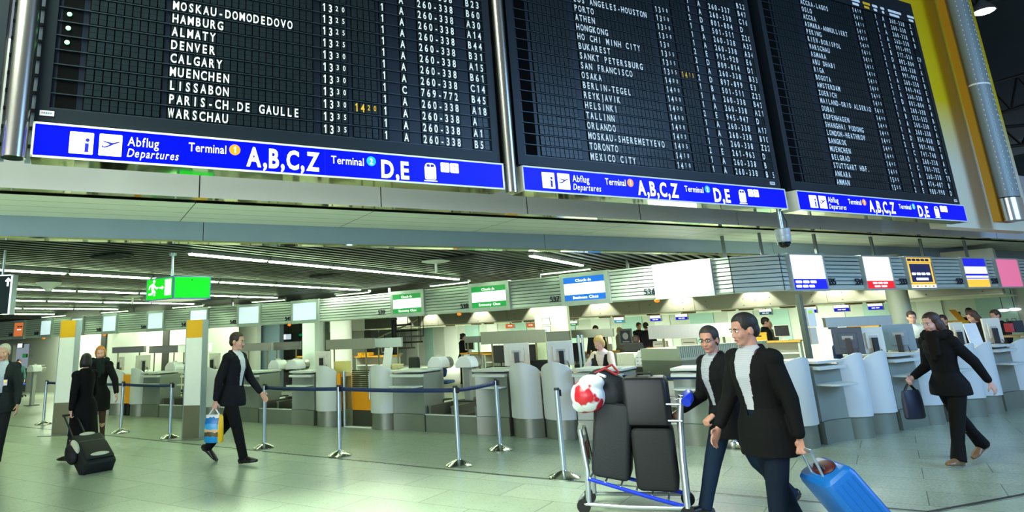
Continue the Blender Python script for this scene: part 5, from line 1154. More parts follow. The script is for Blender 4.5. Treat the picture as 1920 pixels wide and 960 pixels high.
for i, (px, py, lab) in enumerate(((1800, 586, 'first glowing screen from left below the far pale sign band'), (1811, 585, 'second glowing screen from left below the far pale sign band'), (1826, 584, 'third glowing screen from left below the far pale sign band'), (1845, 585.5, 'fourth glowing screen from left below the far pale sign band'), (1869, 585, 'fifth glowing screen from left below the far pale sign band'))):
    q = at(px, py, 25 + .02 * i); w = .16 + .03 * i; t = thing('far_screen', lab, 'screen', q, 0, 'glowing screens below the far sign band'); mb = MB(); mb.b2(-w, w, .01, .1, -.14, .14); mb.build('casing', mat('far_violet', (70, 60, 200), .4, emit=(70, 60, 220), strength=.5), t); mb = MB(); mb.b2(-w * .85, w * .85, 0, .01, -.05, .12); mb.build('screen_panel', e_w if i % 2 else e_pk if i == 2 else e_w, t)
    mb = MB(); mb.cyl((0, .05, -.14), (0, .05, -q.z), .03); mb.build('stand', dark, t)
for i, (px, py, lab) in enumerate(((1881, 582, 'left of two round white lamps at the far right'), (1903, 580, 'right of two round white lamps at the far right'))):
    q = at(px, py, 22); t = thing('far_lamp', lab, 'lamp', q, 0, 'round white lamps at the far right'); mb = MB(); mb.ell((0, 0, 0), (.16, .16, .05)); mb.build('diffuser', e_w, t); mb = MB(); mb.cyl((0, 0, .03), (0, 0, 1.4), .01); mb.build('cord', dark, t)
q = at(1804, 610, 15); t = thing('yellow_cabinet', 'bright yellow cabinet top behind the walking long-haired woman', 'cabinet', (q.x, q.y, 0), R(24))
mb = MB(); mb.b2(-.28, .30, 0, .3, q.z - .10, q.z + .10); mb.build('yellow_hood', yel, t, bevel=.02); mb = MB(); mb.b2(-.26, .28, .02, .28, 0, q.z - .1); mb.build('body', dark, t)
q = at(1795, 592, 18); t = thing('orange_banner', 'slanted orange banner above the yellow cabinet', 'banner', (q.x, q.y, 0), R(10))
mb = MB(); mb.prism([(-.22, q.z + .16), (-.02, q.z + .16), (.24, q.z - .14), (.02, q.z - .14)], 0, .02, 'xz'); mb.build('cloth', orange, t); mb = MB(); mb.b2(.1, .14, .02, .05, 0, q.z + .1); mb.build('post', dark, t)
for px, col, lab in ((1898, (176, 60, 74), 'slim red case standing beside the black one at the far right'), (1911, (28, 34, 42), 'black case standing at the far right above the last counter')):
    q = at(px, 612, 13.5); t = thing('standing_case', lab, 'case', q, R(-10)); w = .03 if px == 1898 else .085
    mb = MB(); mb.b2(-w, w, 0, .2, -.11, .11 if w > .05 else .06); mb.build('body', mat('case_' + ('red' if w < .05 else 'black'), col, .5), t, bevel=.01); mb = MB(); mb.tube([(-w * .4, .1, .11 if w > .05 else .06), (-w * .4, .1, .15), (w * .4, .1, .15), (w * .4, .1, .11 if w > .05 else .06)], .006, 6); mb.build('handle', dark, t)
q = at(1925, 628, 13.5); t = thing('rear_table', 'low pale table carrying cases at the far right', 'table', (q.x, q.y, 0), R(10)); mb = MB(); mb.b2(-.4, .9, -.2, .5, q.z - .03, q.z); mb.build('top', wood, t)
for x in (-.35, .85):
    mb = MB(); mb.b2(x - .02, x + .02, .1, .14, 0, q.z - .03); mb.build('leg', dark, t)
# ------------------------------------------------------------------ people
def bake(mb, name, m_, voxel, parent=None, smooth=3, cut=None, solid=0.0, M=None, factor=0.5):
    me = bpy.data.meshes.new('raw'); me.from_pydata(mb.v, [], mb.f); ob = bpy.data.objects.new('raw', me); C.objects.link(ob)
    r = ob.modifiers.new('r', 'REMESH'); r.mode = 'VOXEL'; r.voxel_size = voxel; r.use_smooth_shade = True
    s = ob.modifiers.new('s', 'SMOOTH'); s.factor = factor; s.iterations = smooth
    dg = bpy.context.evaluated_depsgraph_get(); out = bpy.data.meshes.new_from_object(ob.evaluated_get(dg))
    bpy.data.objects.remove(ob); bpy.data.meshes.remove(me); out.name = name
    if cut:
        bm = bmesh.new(); bm.from_mesh(out); dele = [f for f in bm.faces if cut(f.calc_center_median())]
        bmesh.ops.delete(bm, geom=dele, context='FACES'); bm.to_mesh(out); bm.free()
    out.materials.clear(); out.materials.append(m_); out.polygons.foreach_set('use_smooth', [True] * len(out.polygons))
    o = bpy.data.objects.new(name, out); C.objects.link(o)
    if parent: o.parent = parent
    if solid:
        so = o.modifiers.new('cloth', 'SOLIDIFY'); so.thickness = solid; so.offset = -1
    return o
def cap(mb, p0, p1, r0, r1, n=14):
    p0 = Vector(p0); p1 = Vector(p1); mb.cyl(p0, p1, r0, r1, n); mb.ell(p0, (r0,) * 3, None, 12, 8); mb.ell(p1, (r1,) * 3, None, 12, 8)
CLM = {}
def cloth(rgb, rough=0.85, sc=45):
    if (rgb, rough) not in CLM: CLM[(rgb, rough)] = mat('cloth_%d_%d_%d' % rgb, rgb, rough, noise=0.22, scale=sc, bump=0.25, spec=0.2)
    return CLM[(rgb, rough)]
def skin(rgb): return mat('skin_%d_%d_%d' % rgb, rgb, 0.55, noise=0.06, scale=14)
eye_w = mat('eye_white', (225, 222, 215), 0.3); eye_d = mat('eye_dark', (30, 24, 20), 0.2); lip_m = mat('lips', (170, 96, 88), 0.5)
def hand(mb, W, a, b, n, hs, curl):
    a, b, n = a.normalized(), b.normalized(), n.normalized()
    mb.loft([(W - a * .02 * hs, b, n, .022 * hs, .018 * hs), (W + a * .02 * hs, b, n, .034 * hs, .019 * hs), (W + a * .06 * hs, b, n, .041 * hs, .017 * hs), (W + a * .092 * hs, b, n, .040 * hs, .013 * hs)], 14)
    for off, L in ((.030, .070), (.011, .080), (-.010, .074), (-.029, .058)):
        p = W + (a * .086 + b * off) * hs; ang = 0
        for k, (fr, r) in enumerate(((.45, .0095), (.32, .0088), (.23, .0078))):
            ang += curl[min(k, len(curl) - 1)]; d = a * math.cos(ang) + n * math.sin(ang) + b * off * .8; q = p + d.normalized() * L * fr * hs
            cap(mb, p, q, r * hs, r * .92 * hs, 8); p = q
    p = W + (a * .022 + b * .030) * hs; d = (a * .62 + b * .72 + n * .30).normalized(); q = p + d * .042 * hs; cap(mb, p, q, .0125 * hs, .0105 * hs, 8)
    d = (a * .85 + b * .25 + n * .45).normalized(); cap(mb, q, q + d * .032 * hs, .0105 * hs, .0085 * hs, 8)
def person(label, pos, heading, H, pose, fit, voxel=0.0075, seat=None, name='person', kids=None, group=None):
    f = fit.get('sex', 'm') == 'f'; hs = H / 1.75
    g = lambda k, d=0.0: pose.get(k, d)
    X, Z = Vector((1, 0, 0)), Vector((0, 0, 1))
    legs = {}
    for sd, s in (('L', 1), ('R', -1)):
        a = R(g('hip' + sd)); k = R(g('knee' + sd, 4)); hip = Vector((0, s * .050 * H, 0))
        kn = hip + Vector((math.sin(a), 0, -math.cos(a))) * .245 * H
        an = kn + Vector((math.sin(a - k), 0, -math.cos(a - k))) * .235 * H
        fp = R(g('foot' + sd, 0)); fd = Vector((math.cos(fp), s * .12, -math.sin(fp))).normalized(); fu = Vector((math.sin(fp), 0, math.cos(fp)))
        toe = an - fu * .038 * H + fd * .105 * H; heel = an - fu * .038 * H - fd * .035 * H
        legs[sd] = [hip, kn, an, fd, fu, toe, heel]
    low = min(min(l[5].z, l[6].z) for l in legs.values()) - .006 * H
    hz = -low if seat is None else seat + .055 * H
    P = Vector((0, 0, hz))
    for l in legs.values():
        for i in (0, 1, 2, 5, 6): l[i] = l[i] + P
    ln = R(g('lean', 3)); T = Vector((math.sin(ln), 0, math.cos(ln))); F = Vector((math.cos(ln), 0, -math.sin(ln))); tw = R(g('twist', 0))
    Y = Vector((0, 1, 0)); Fs = F * math.cos(tw) + Y * math.sin(tw); Ys = Y * math.cos(tw) - F * math.sin(tw)
    N = P + T * .318 * H
    def axes(t):  # torso twist grows upward
        u = max(0, min(1, t / .30)); a = tw * u; return F * math.cos(a) + Y * math.sin(a), Y * math.cos(a) - F * math.sin(a)
    wf = .90 if f else 1.0; sh = .100 if f else .110
    prof = [(-.045, .088, .066, 0), (0, .096 if f else .090, .072, 0), (.07, .078 if f else .084, .062, .004), (.13, .080 if f else .088, .064, .006), (.20, .096, .072, .010), (.255, .102, .064, .006), (.290, .085, .050, 0), (.315, .045, .042, 0)]
    def torso(mb, infl, t0=-1, t1=1, scale=1.0, extra=()):
        secs = []
        for t, w, d, o in sorted(list(extra) + [q for q in prof if t0 <= q[0] <= t1]):
            fa, ya = axes(t); secs.append((P + T * t * H + fa * o * H, ya, fa, w * H * wf * scale + infl, d * H * scale + infl))
        mb.loft(secs, 24)
    arms = {}
    for sd, s in (('L', 1), ('R', -1)):
        S = P + T * .272 * H + Ys * s * sh * H * .98
        a = R(g('arm' + sd)); b = R(g('abd' + sd, 8)); e = R(g('elb' + sd, 14)); iw = R(g('in' + sd, 0))
        du = Fs * math.sin(a) * math.cos(b) + Ys * s * math.sin(b) - Z * math.cos(a) * math.cos(b)
        E = S + du * .172 * H
        b2 = b * .5 - iw; df = Fs * math.sin(a + e) * math.cos(b2) + Ys * s * math.sin(b2) - Z * math.cos(a + e) * math.cos(b2); df.normalize()
        W = E + df * .145 * H
        thumb = Fs * math.cos(a + e) + Z * math.sin(a + e); thumb = (thumb - df * thumb.dot(df)).normalized(); palm = (-Ys * s); palm = (palm - df * palm.dot(df)); palm = (palm - thumb * palm.dot(thumb)).normalized()
        if g('palm' + sd, '') == 'down': thumb, palm = palm, (-Z - df * (-Z).dot(df)).normalized()
        arms[sd] = [S, E, W, df, thumb, palm]
    # head
    yaw = R(g('yaw', 0)) + tw; pit = R(g('pitch', 4)); HM = Matrix.Rotation(yaw, 3, 'Z') @ Matrix.Rotation(pit, 3, 'Y')
    hc = N + T * .030 * H + Vector((.018, 0, .062)).length * 0 * Z + HM @ Vector((.018, 0, .088)) * hs
    hl = lambda x, y, z: hc + HM @ Vector((x, y, z)) * hs
    def E_(mb, c, r): mb.ell(hl(*c), tuple(q * hs for q in r), HM, 18, 12)
    # --- body: one continuous surface
    mb = MB(); torso(mb, -0.014 * hs)
    for sd in 'LR':
        hip, kn, an, fd, fu, toe, heel = legs[sd]; S, E, W, df, th, pa = arms[sd]
        cap(mb, hip, kn, .046 * H, .031 * H); cap(mb, kn, an, .030 * H, .020 * H); mb.ell(kn.lerp(an, .3), (.029 * H, .029 * H, .05 * H))
        cap(mb, an, heel + fu * .018 * H + fd * .02 * H, .018 * H, .012 * H); cap(mb, heel + fu * .018 * H + fd * .02 * H, toe + fu * .012 * H - fd * .02 * H, .012 * H, .009 * H)
        cap(mb, S - Ys * (1 if sd == 'L' else -1) * .015 * H, E, .029 * H, .022 * H); cap(mb, E, W, .022 * H, .0145 * H)
        hand(mb, W + df * .012 * H, df, th, pa, hs, [R(c) for c in g('curl' + sd, (16, 22, 18))])
    cap(mb, N - T * .03 * H, hl(-.018, 0, -.06), .034 * H * (.88 if f else 1), .030 * H * (.88 if f else 1))
    E_(mb, (-.008, 0, .030), (.096, .075, .086)); E_(mb, (.022, 0, -.028), (.070, .060, .090)); E_(mb, (.036, 0, -.088), (.046, .044, .030)); E_(mb, (.070, 0, -.103), (.020, .024, .016))
    E_(mb, (.090, 0, -.026), (.013, .010, .028)); E_(mb, (.100, 0, -.044), (.014, .015, .011)); E_(mb, (.078, 0, .014), (.018, .050, .011))
    for s in (1, -1): E_(mb, (.066, s * .036, -.040), (.024, .022, .026)); E_(mb, (-.008, s * .077, -.018), (.022, .010, .032))
    E_(mb, (.080, 0, -.072), (.016, .027, .012))
    body = bake(mb, name, skin(fit.get('skin', (206, 158, 134))), voxel, None, 2)
    body.location = pos; body.rotation_euler = (0, 0, heading); tag(body, label, 'person', group)
    par = body
    # face
    if voxel < .011:
        mb = MB()
        for s in (1, -1): mb.ell(hl(.080, s * .030, -.006), (.013 * hs, .017 * hs, .009 * hs), HM, 12, 8); mb.ell(hl(.0915, s * .030, -.006), (.004 * hs, .007 * hs, .007 * hs), HM, 10, 6, 1)
        mb.build('eyes', [eye_w, eye_d], par)
        mb = MB(); mb.ell(hl(.094, 0, -.070), (.006 * hs, .023 * hs, .0045 * hs), HM); mb.ell(hl(.092, 0, -.078), (.007 * hs, .019 * hs, .005 * hs), HM); mb.build('lips', lip_m, par)
    hm = mat('hair_%d_%d_%d' % fit['hair'], fit['hair'], 0.6, noise=0.35, scale=60, bump=0.4, stretch=(1, 1, .25))
    mb = MB()
    for s in (1, -1): mb.loft([(hl(.097 - abs(q) * .3, s * (.030 + q), .012 + (.004 if abs(q) < .01 else 0)), HM @ X, HM @ Z, .004 * hs, .004 * hs) for q in (-.017, 0, .017)], 8)
    mb.build('eyebrows', hm, par)
    # hair
    st = fit.get('style', 'short'); mb = MB(); E_(mb, (-.016, 0, .040), (.105, .084, .088))
    E_(mb, (-.055, 0, -.01), (.062, .074, .075))
    if st in ('long', 'bob', 'bun'):
        dn = -.09 if st == 'bob' else -.06
        E_(mb, (-.04, 0, -.03), (.080, .088, .085)); 
        for s in (1, -1): E_(mb, (-.028, s * .070, -.040 if st != 'bun' else .0), (.050, .026, .080 if st != 'bun' else .05))
    if st == 'long':
        for y, L in ((-.055, .26), (-.02, .33), (.02, .33), (.055, .26)):
            cap(mb, hl(-.055, y, -.02), hl(-.10, y * 1.5, -L), .044 * hs, .026 * hs)
        for s in (1, -1): cap(mb, hl(-.04, s * .075, -.03), hl(-.05, s * .10, -.24), .030 * hs, .020 * hs)
    if st == 'bun': E_(mb, (-.115, 0, .055), (.042, .042, .040)); cap(mb, hl(-.10, 0, .0), hl(-.12, 0, -.12), .03 * hs, .015 * hs)
    IH = HM.transposed()
    def hcut(c):
        q = IH @ (c - hc) / hs
        front = .062 if st != 'short' else .058
        if q.x > front - max(0, -q.z) * .4 and q.z < .070: return True
        if st == 'short' and q.z < -.005 and q.x > -.035: return True
        if st == 'short' and q.z < -.075: return True
        return q.x > .03 and abs(q.y) < .060 and q.z < .055
    bake(mb, 'hair', hm, max(.008, voxel), par, 2, hcut, .010)
    if fit.get('glasses'):
        mb = MB()
        for s in (1, -1):
            mb.tube([hl(.104, s * .033 + .021 * math.cos(t * math.pi / 8), -.004 + .015 * math.sin(t * math.pi / 8)) for t in range(17)], .0022 * hs, 6); mb.tube([hl(.103, s * .054, 0), hl(.0, s * .082, 0)], .002 * hs, 6)
        mb.tube([hl(.104, -.012, 0), hl(.108, 0, .003), hl(.104, .012, 0)], .002 * hs, 6); mb.build('glasses', blk, par)
    # --- trousers or skirt or tights
    vx = max(.011, voxel * 1.25)
    if fit.get('legs', 'trousers') == 'trousers':
        mb = MB(); torso(mb, .012 * hs, -.05, .10)
        for sd in 'LR':
            hip, kn, an = legs[sd][:3]; fl = fit.get('flare', .034); mid = kn.lerp(an, .5)
            cap(mb, hip, kn, .058 * H, .044 * H); cap(mb, kn, mid, .043 * H, .038 * H); mb.cyl(mid, an.lerp(kn, -.06), .036 * H, fl * H, 16)
        bake(mb, 'trousers', cloth(fit['leg_col']), vx, par, 3)
    else:
        mb = MB()
        for sd in 'LR': hip, kn, an = legs[sd][:3]; cap(mb, hip, kn, .049 * H, .034 * H); cap(mb, kn, an, .033 * H, .0225 * H)
        bake(mb, 'tights', cloth(fit['leg_col'], .6), vx, par, 2)
    for sd in 'LR':
        hip, kn, an, fd, fu, toe, heel = legs[sd]; sd_ = fd.cross(fu).normalized(); mb = MB()
        base = heel; L = (toe - heel).length + .02 * H
        mb.loft([(base - fd * .012 * H + fu * .020 * H, sd_, fu, .014 * H, .016 * H), (base + fd * .02 * H + fu * .022 * H, sd_, fu, .024 * H, .024 * H), (base + fd * L * .45 + fu * .021 * H, sd_, fu, .023 * H, .024 * H), (base + fd * L * .75 + fu * .014 * H, sd_, fu, .030 * H, .017 * H), (base + fd * L + fu * .010 * H, sd_, fu, .016 * H, .010 * H)], 16)
        cap(mb, an - fu * .01 * H, base + fu * .022 * H + fd * .03 * H, .026 * H, .022 * H)
        mb.loft([(base - fd * .016 * H - fu * .002 * H, fd, sd_, .004 * H, .014 * H), (base - fu * .002 * H + fd * .02 * H, fd, sd_, .02 * H, .022 * H)], 10)
        bake(mb, 'shoe', mat('shoe_%d_%d_%d' % fit.get('shoe', (18, 18, 20)), fit.get('shoe', (18, 18, 20)), .35, noise=.2), max(.007, voxel), par, 1)
    # --- shirt under an open jacket, then the jacket or coat
    if fit.get('shirt'):
        mb = MB(); torso(mb, .011 * hs, -.02, .33); mb.loft([(N - T * .035 * H, Ys, Fs, .050 * H, .045 * H), (N + T * .010 * H - F * .004 * H, Ys, Fs, .038 * H, .038 * H)], 20)
        for s in (1, -1): cap(mb, P + T * .258 * H + Ys * s * .02 * H, P + T * .252 * H + Ys * s * sh * H * .8, .036 * H, .030 * H)
        if fit.get('shirt_sleeves'):
            for sd in 'LR': S, E, W = arms[sd][:3]; cap(mb, S - Ys * (1 if sd == 'L' else -1) * .015 * H, E, .037 * H, .031 * H); cap(mb, E, W - arms[sd][3] * .01 * H, .031 * H, .022 * H)
        def scut(c):
            d = c - P; w = d.dot(T) / H; fa, ya = axes(w); u = d.dot(fa); v = d.dot(ya) / H
            if fit.get('shirt_sleeves'): return False
            return abs(v) > .062 or (w < .26 and u < 0) or (w > .24 and abs(v) > .048)
        bake(mb, 'shirt', fit['shirt'] if not isinstance(fit['shirt'], tuple) else cloth(fit['shirt']), (.009 if voxel < .011 else vx), par, 3, scut, .006)
    if fit.get('top'):
        hem = fit.get('hem', -.08); inf = .017 * hs; mb = MB()
        ex = [(hem, .106 + .16 * max(0, -hem - .1), .094 + .20 * max(0, -hem - .1), .004)]
        if hem < -.12: ex.append((-.10, .106, .096, .004))
        ex += [(0, .110 / wf, .086, .002), (-.045, .114 / wf, .094, .004)] if hem < -.05 else [(0, .104 / wf, .080, 0)]
        torso(mb, inf, .05, .30, 1.0, [(t_, (w_ if t_ > -.05 else max(w_, .114 / wf)), d_, o_) for t_, w_, d_, o_ in ex])
        if not fit.get('vest'):
            for sd in 'LR':
                S, E, W, df = arms[sd][:4]; s = 1 if sd == 'L' else -1
                cap(mb, S - Ys * s * .016 * H, E, .042 * H, .035 * H); cap(mb, E, W - df * .012 * H, .034 * H, .0255 * H)
            for s in (1, -1): cap(mb, N - T * .040 * H + Ys * s * .03 * H, P + T * .270 * H + Ys * s * sh * H * .94, .036 * H, .041 * H)
            mb.loft([(N - T * .045 * H, Ys, Fs, .082 * H, .066 * H), (N + T * .010 * H - F * .006 * H, Ys, Fs, .046 * H, .046 * H)], 20)
        op = fit.get('open'); 
        def tcut(c):
            d = c - P; w = d.dot(T) / H; fa, ya = axes(w); u = d.dot(fa); v = d.dot(ya) / H
            if fit.get('vest'):
                if w > .285 and abs(v) < .05: return True
                return u > 0 and w > .12 and abs(v) < .010 + .24 * (w - .12)
            if op is None: return False
            lo, w0, w1 = op
            if u < 0 or w < lo: return False
            return abs(v) < w0 + (w1 - w0) * (w - lo) / (.30 - lo)
        bake(mb, fit.get('top_name', 'jacket'), cloth(fit['top']), (.0075 if voxel < .011 else vx), par, 3, tcut, .012)
        for k, (sd) in enumerate('LR'):
            if fit.get('top_name') == 'jacket' and op and k == 0 and voxel < .011:
                fa, ya = axes(.2); q = P + T * .205 * H + fa * (.085 * H + .02) + ya * .045 * H
    if fit.get('scarf'):
        mb = MB()
        for t in range(12):
            a = 2 * math.pi * t / 12; mb.ell(N + T * .0 + (Fs * math.cos(a) * .062 + Ys * math.sin(a) * .068) * H + Z * .006 * H * math.sin(t * 2.3), (.030 * H,) * 3, None, 10, 8)
        cap(mb, N + Fs * .068 * H, P + T * .17 * H + Fs * .088 * H + Ys * .01 * H, .028 * H, .022 * H); cap(mb, N + Fs * .06 * H + Ys * .03 * H, P + T * .20 * H + Fs * .084 * H + Ys * .04 * H, .026 * H, .02 * H)
        bake(mb, 'scarf', cloth(fit['scarf'], .95, 70), vx, par, 2)
    if fit.get('badge'):
        mb = MB(); fa, ya = axes(.2); q = P + T * .15 * H + fa * (.074 * H + .03) + ya * .05 * H; mb.box(q, (.006, .055, .085)); mb.box(q + fa * .004 + Z * .02, (.004, .04, .02), 0, 1); mb.build('name_badge', [paper, e_ye], par)
    Mw = Matrix.Translation(Vector(pos)) @ Matrix.Rotation(heading, 4, 'Z')
    return {'o': body, 'L': Mw @ (arms['L'][2] + arms['L'][3] * .10 * hs), 'R': Mw @ (arms['R'][2] + arms['R'][3] * .10 * hs), 'M': Mw, 'H': H}
BLACK, NAVY = (13, 13, 16), (24, 30, 46)
def striped(name, c1, c2, scale):
    mt = mat(name, c1, .8, noise=.01); nt = mt.node_tree; p = nt.nodes['Principled BSDF']; w = nt.nodes.new('ShaderNodeTexWave'); w.inputs['Scale'].default_value = scale; w.bands_direction = 'Z'
    tc = nt.nodes.new('ShaderNodeTexCoord'); nt.links.new(tc.outputs['Object'], w.inputs['Vector']); r_ = nt.nodes.new('ShaderNodeValToRGB'); r_.color_ramp.elements[0].color = lin(c2); r_.color_ramp.elements[1].color = lin(c1); r_.color_ramp.elements[0].position = .3; r_.color_ramp.elements[1].position = .6
    nt.links.new(w.outputs['Fac'], r_.inputs['Fac']); nt.links.new(r_.outputs['Color'], p.inputs['Base Color']); return mt
m4 = person('man in an open dark jacket and white shirt walking right with a shopping bag', atz(432, 868, 0), R(-18), 1.84,
    dict(hipR=19, kneeR=3, hipL=-19, kneeL=24, footL=38, footR=-6, armR=-16, elbR=10, abdR=10, armL=20, elbL=22, abdL=8, curlR=(60, 55, 40), yaw=4, lean=4),
    dict(hair=(44, 30, 22), leg_col=BLACK, top=(19, 20, 25), hem=-.085, open=(.05, .016, .046), shirt=(224, 222, 226)))
w8 = person('long-haired woman in black jacket and trousers striding left past the blue-lit counters', atz(1814, 869, 0), R(196), 1.69,
    dict(hipL=17, kneeL=2, footL=-4, hipR=-20, kneeR=20, footR=30, armL=-34, elbL=6, abdL=12, armR=-8, elbR=72, abdR=12, curlR=(50, 50, 40), yaw=-6, pitch=8, lean=3),
    dict(sex='f', hair=(52, 32, 22), style='long', leg_col=(9, 10, 12), flare=.045, top=(11, 11, 14), hem=-.075, scarf=(22, 18, 18), shoe=(124, 92, 64), skin=(208, 160, 148)))
m6 = person('man in glasses and dark open jacket pushing the luggage trolley', atz(1396, 968, 0), R(192), 1.68,
    dict(hipR=24, kneeR=3, footR=-6, hipL=-22, kneeL=22, footL=34, armL=6, elbL=62, abdL=6, armR=8, elbR=60, abdR=6, curlL=(70, 65, 45), curlR=(70, 65, 45), palmL='down', palmR='down', yaw=30, pitch=6, lean=8, twist=0),
    dict(hair=(40, 34, 32), leg_col=(16, 34, 54), top=(12, 12, 15), hem=-.10, open=(.045, .012, .044), shirt=striped('shirt_grey_check', (190, 192, 200), (120, 122, 134), 38), glasses=True, skin=(196, 140, 118)))
m7 = person('man in black blazer and checked shirt pulling the blue suitcase, nearest the camera', atz(1476, 1043, 0), R(203), 1.715,
    dict(hipL=12, kneeL=4, hipR=-14, kneeR=14, footR=20, armL=-7, elbL=6, abdL=9, armR=10, elbR=24, curlL=(70, 65, 45), yaw=-18, pitch=8, lean=3, palmL='down'),
    dict(hair=(32, 26, 24), leg_col=(12, 24, 40), top=(13, 13, 14), hem=-.125, open=(.04, .016, .050), shirt=striped('shirt_fine_check', (206, 206, 214), (150, 150, 162), 60), skin=(196, 142, 122)))
w2 = person('woman in a long black coat pulling a black suitcase, seen from behind', atz(150, 868, 0), R(148), 1.60,
    dict(hipL=18, kneeL=4, hipR=-16, kneeR=20, footR=30, armL=-14, elbL=14, abdL=10, curlL=(65, 60, 45), armR=10, elbR=30, yaw=-38, lean=4),
    dict(sex='f', hair=(30, 26, 26), style='bob', legs='tights', leg_col=(30, 24, 24), top=(10, 10, 11), hem=-.27, top_name='coat', shoe=(40, 28, 24)))
p3_ = at(186, 700, 12.2)
w3 = person('red-haired woman in a black coat with one arm held out, facing the camera', (p3_.x, p3_.y, 0), R(-72), 1.70,
    dict(hipR=14, kneeR=3, hipL=-14, kneeL=16, footL=24, armL=22, abdL=22, elbL=6, armR=8, elbR=34, abdR=8, yaw=6, pitch=8),
    dict(sex='f', hair=(196, 124, 52), style='bun', legs='tights', leg_col=(80, 56, 46), top=(11, 12, 12), hem=-.17, top_name='coat', scarf=(24, 34, 32), skin=(220, 170, 148)))
m1 = person('grey-haired man in a dark suit and pale blue shirt at the left edge', atz(-12, 872, 0), R(-74), 1.80,
    dict(hipL=16, kneeL=3, hipR=-16, kneeR=18, footR=26, armL=6, elbL=14, abdL=11, armR=-6, elbR=12, yaw=-4),
    dict(hair=(196, 192, 186), leg_col=(28, 30, 34), top=(36, 42, 44), hem=-.095, open=(.0, .02, .044), shirt=(190, 202, 216), badge=True, skin=(214, 164, 140)))
p5_ = r1z(1137, 680, 1.30, 0)
w5 = person('seated blonde check-in agent in a dark waistcoat and white blouse looking down', (p5_.x, p5_.y, 0), A1 - R(98), 1.66,
    dict(hipL=84, kneeL=80, hipR=84, kneeR=80, armL=42, elbL=58, abdL=20, inL=26, armR=42, elbR=58, abdR=20, inR=26, lean=14, pitch=26, palmL='down', palmR='down'),
    dict(sex='f', hair=(200, 160, 92), style='bun', leg_col=(30, 32, 36), top=(34, 32, 32), hem=-.05, vest=True, top_name='waistcoat', shirt=(232, 214, 204), shirt_sleeves=True, skin=(222, 168, 148)), seat=0.66)
chair('black office chair under the seated blonde agent', p5_ + N1 * 0.06, A1 + R(180), blk_f, 0.66, 0.45)
# people far behind the counters
def far(label, px, py, Y, heading, H, fit, pose=None, seat=None):
    q = at(px, py, Y); ps = dict(armL=14, elbL=40, armR=10, elbR=50, pitch=12); ps.update(pose or {})
    if seat is not None: ps.update(dict(hipL=84, kneeL=82, hipR=84, kneeR=82))
    return person(label, (q.x, q.y, 0), heading, H, ps, fit, 0.014, seat)
far('dark-haired woman with a headset and black top standing by the rear desk', 866, 640, 23.2, R(-30), 1.66, dict(sex='f', hair=(28, 24, 24), style='bun', leg_col=BLACK, top=(22, 22, 26), hem=-.05))
far('person whose head shows just above the baffle behind the blonde agent', 1117, 616, 19.2, R(-110), 1.72, dict(hair=(52, 38, 28), leg_col=BLACK, top=(40, 44, 48), hem=-.06))
far('blonde woman in a grey coat standing before a framed portrait', 1161, 640, 22.6, R(-40), 1.64, dict(sex='f', hair=(214, 176, 112), style='bob', leg_col=(90, 88, 84), top=(130, 124, 112), hem=-.18, top_name='coat'))
far('man in a navy shirt seated with his back to the camera behind the counters', 1192, 640, 16.2, R(62), 1.74, dict(hair=(46, 34, 28), leg_col=BLACK, top=(26, 34, 48), hem=-.04), None, 0.52)
q = at(1191, 640, 15.95); chair('black high-backed office chair of the seated man in navy', q, R(152), blk_f, 0.52, 0.72)
far('man in black facing the camera beyond the seated man', 1198, 630, 24.2, R(-70), 1.78, dict(hair=(40, 28, 24), leg_col=BLACK, top=(26, 24, 26), hem=-.08))
far('person in black with back turned, right of the seated man', 1213, 630, 21.2, R(70), 1.76, dict(hair=(34, 26, 26), leg_col=BLACK, top=(24, 22, 26), hem=-.09))
far('man in black behind the rear desk, right of the two men\'s heads', 1433, 620, 17.6, R(-20), 1.74, dict(hair=(30, 24, 22), leg_col=BLACK, top=(24, 30, 26), hem=-.07))
far('fair-haired person beside the man in black, right of the two men\'s heads', 1446, 622, 18.6, R(200), 1.64, dict(hair=(190, 160, 130), leg_col=BLACK, top=(60, 70, 60), hem=-.07))
far('person in a white shirt half hidden behind the round grey column', 1712, 610, 13.6, R(-120), 1.72, dict(hair=(48, 36, 30), leg_col=BLACK, top=(206, 208, 196), hem=-.05))
far('brown-haired woman in black working behind the last right-hand counter', 1846, 620, 13.3, R(170), 1.70, dict(sex='f', hair=(70, 44, 28), style='long', leg_col=BLACK, top=(22, 18, 20), hem=-.06), dict(pitch=22, lean=10))
far('person facing the brown-haired woman at the far right', 1877, 615, 14.6, R(185), 1.68, dict(hair=(60, 44, 34), leg_col=BLACK, top=(24, 30, 36), hem=-.06))
far('person in a dark jacket far off between the glowing screens', 1818, 600, 21, R(-90), 1.78, dict(hair=(28, 24, 24), leg_col=BLACK, top=(30, 40, 46), hem=-.07))
far('person seen just behind the hair of the walking long-haired woman', 1773, 612, 14.8, R(-150), 1.62, dict(hair=(60, 30, 26), leg_col=BLACK, top=(70, 58, 50), hem=-.06))
far('person in a teal top seated in the dark shop at the far left', 36, 672, 26.5, R(-60), 1.70, dict(hair=(40, 28, 24), leg_col=BLACK, top=(46, 84, 80), hem=-.05), None, 0.5)
q = at(38, 690, 26.1); chair('bright blue chair in the dark shop at the far left', q, R(120), mat('bright_blue_fabric', (20, 70, 190), .7, noise=.1), 0.5, 0.5)
q = at(1173, 632, 20.5); t = thing('framed_portrait', 'framed black and white portrait on a stand behind the blonde agent', 'picture', (q.x, q.y, 0), A1)
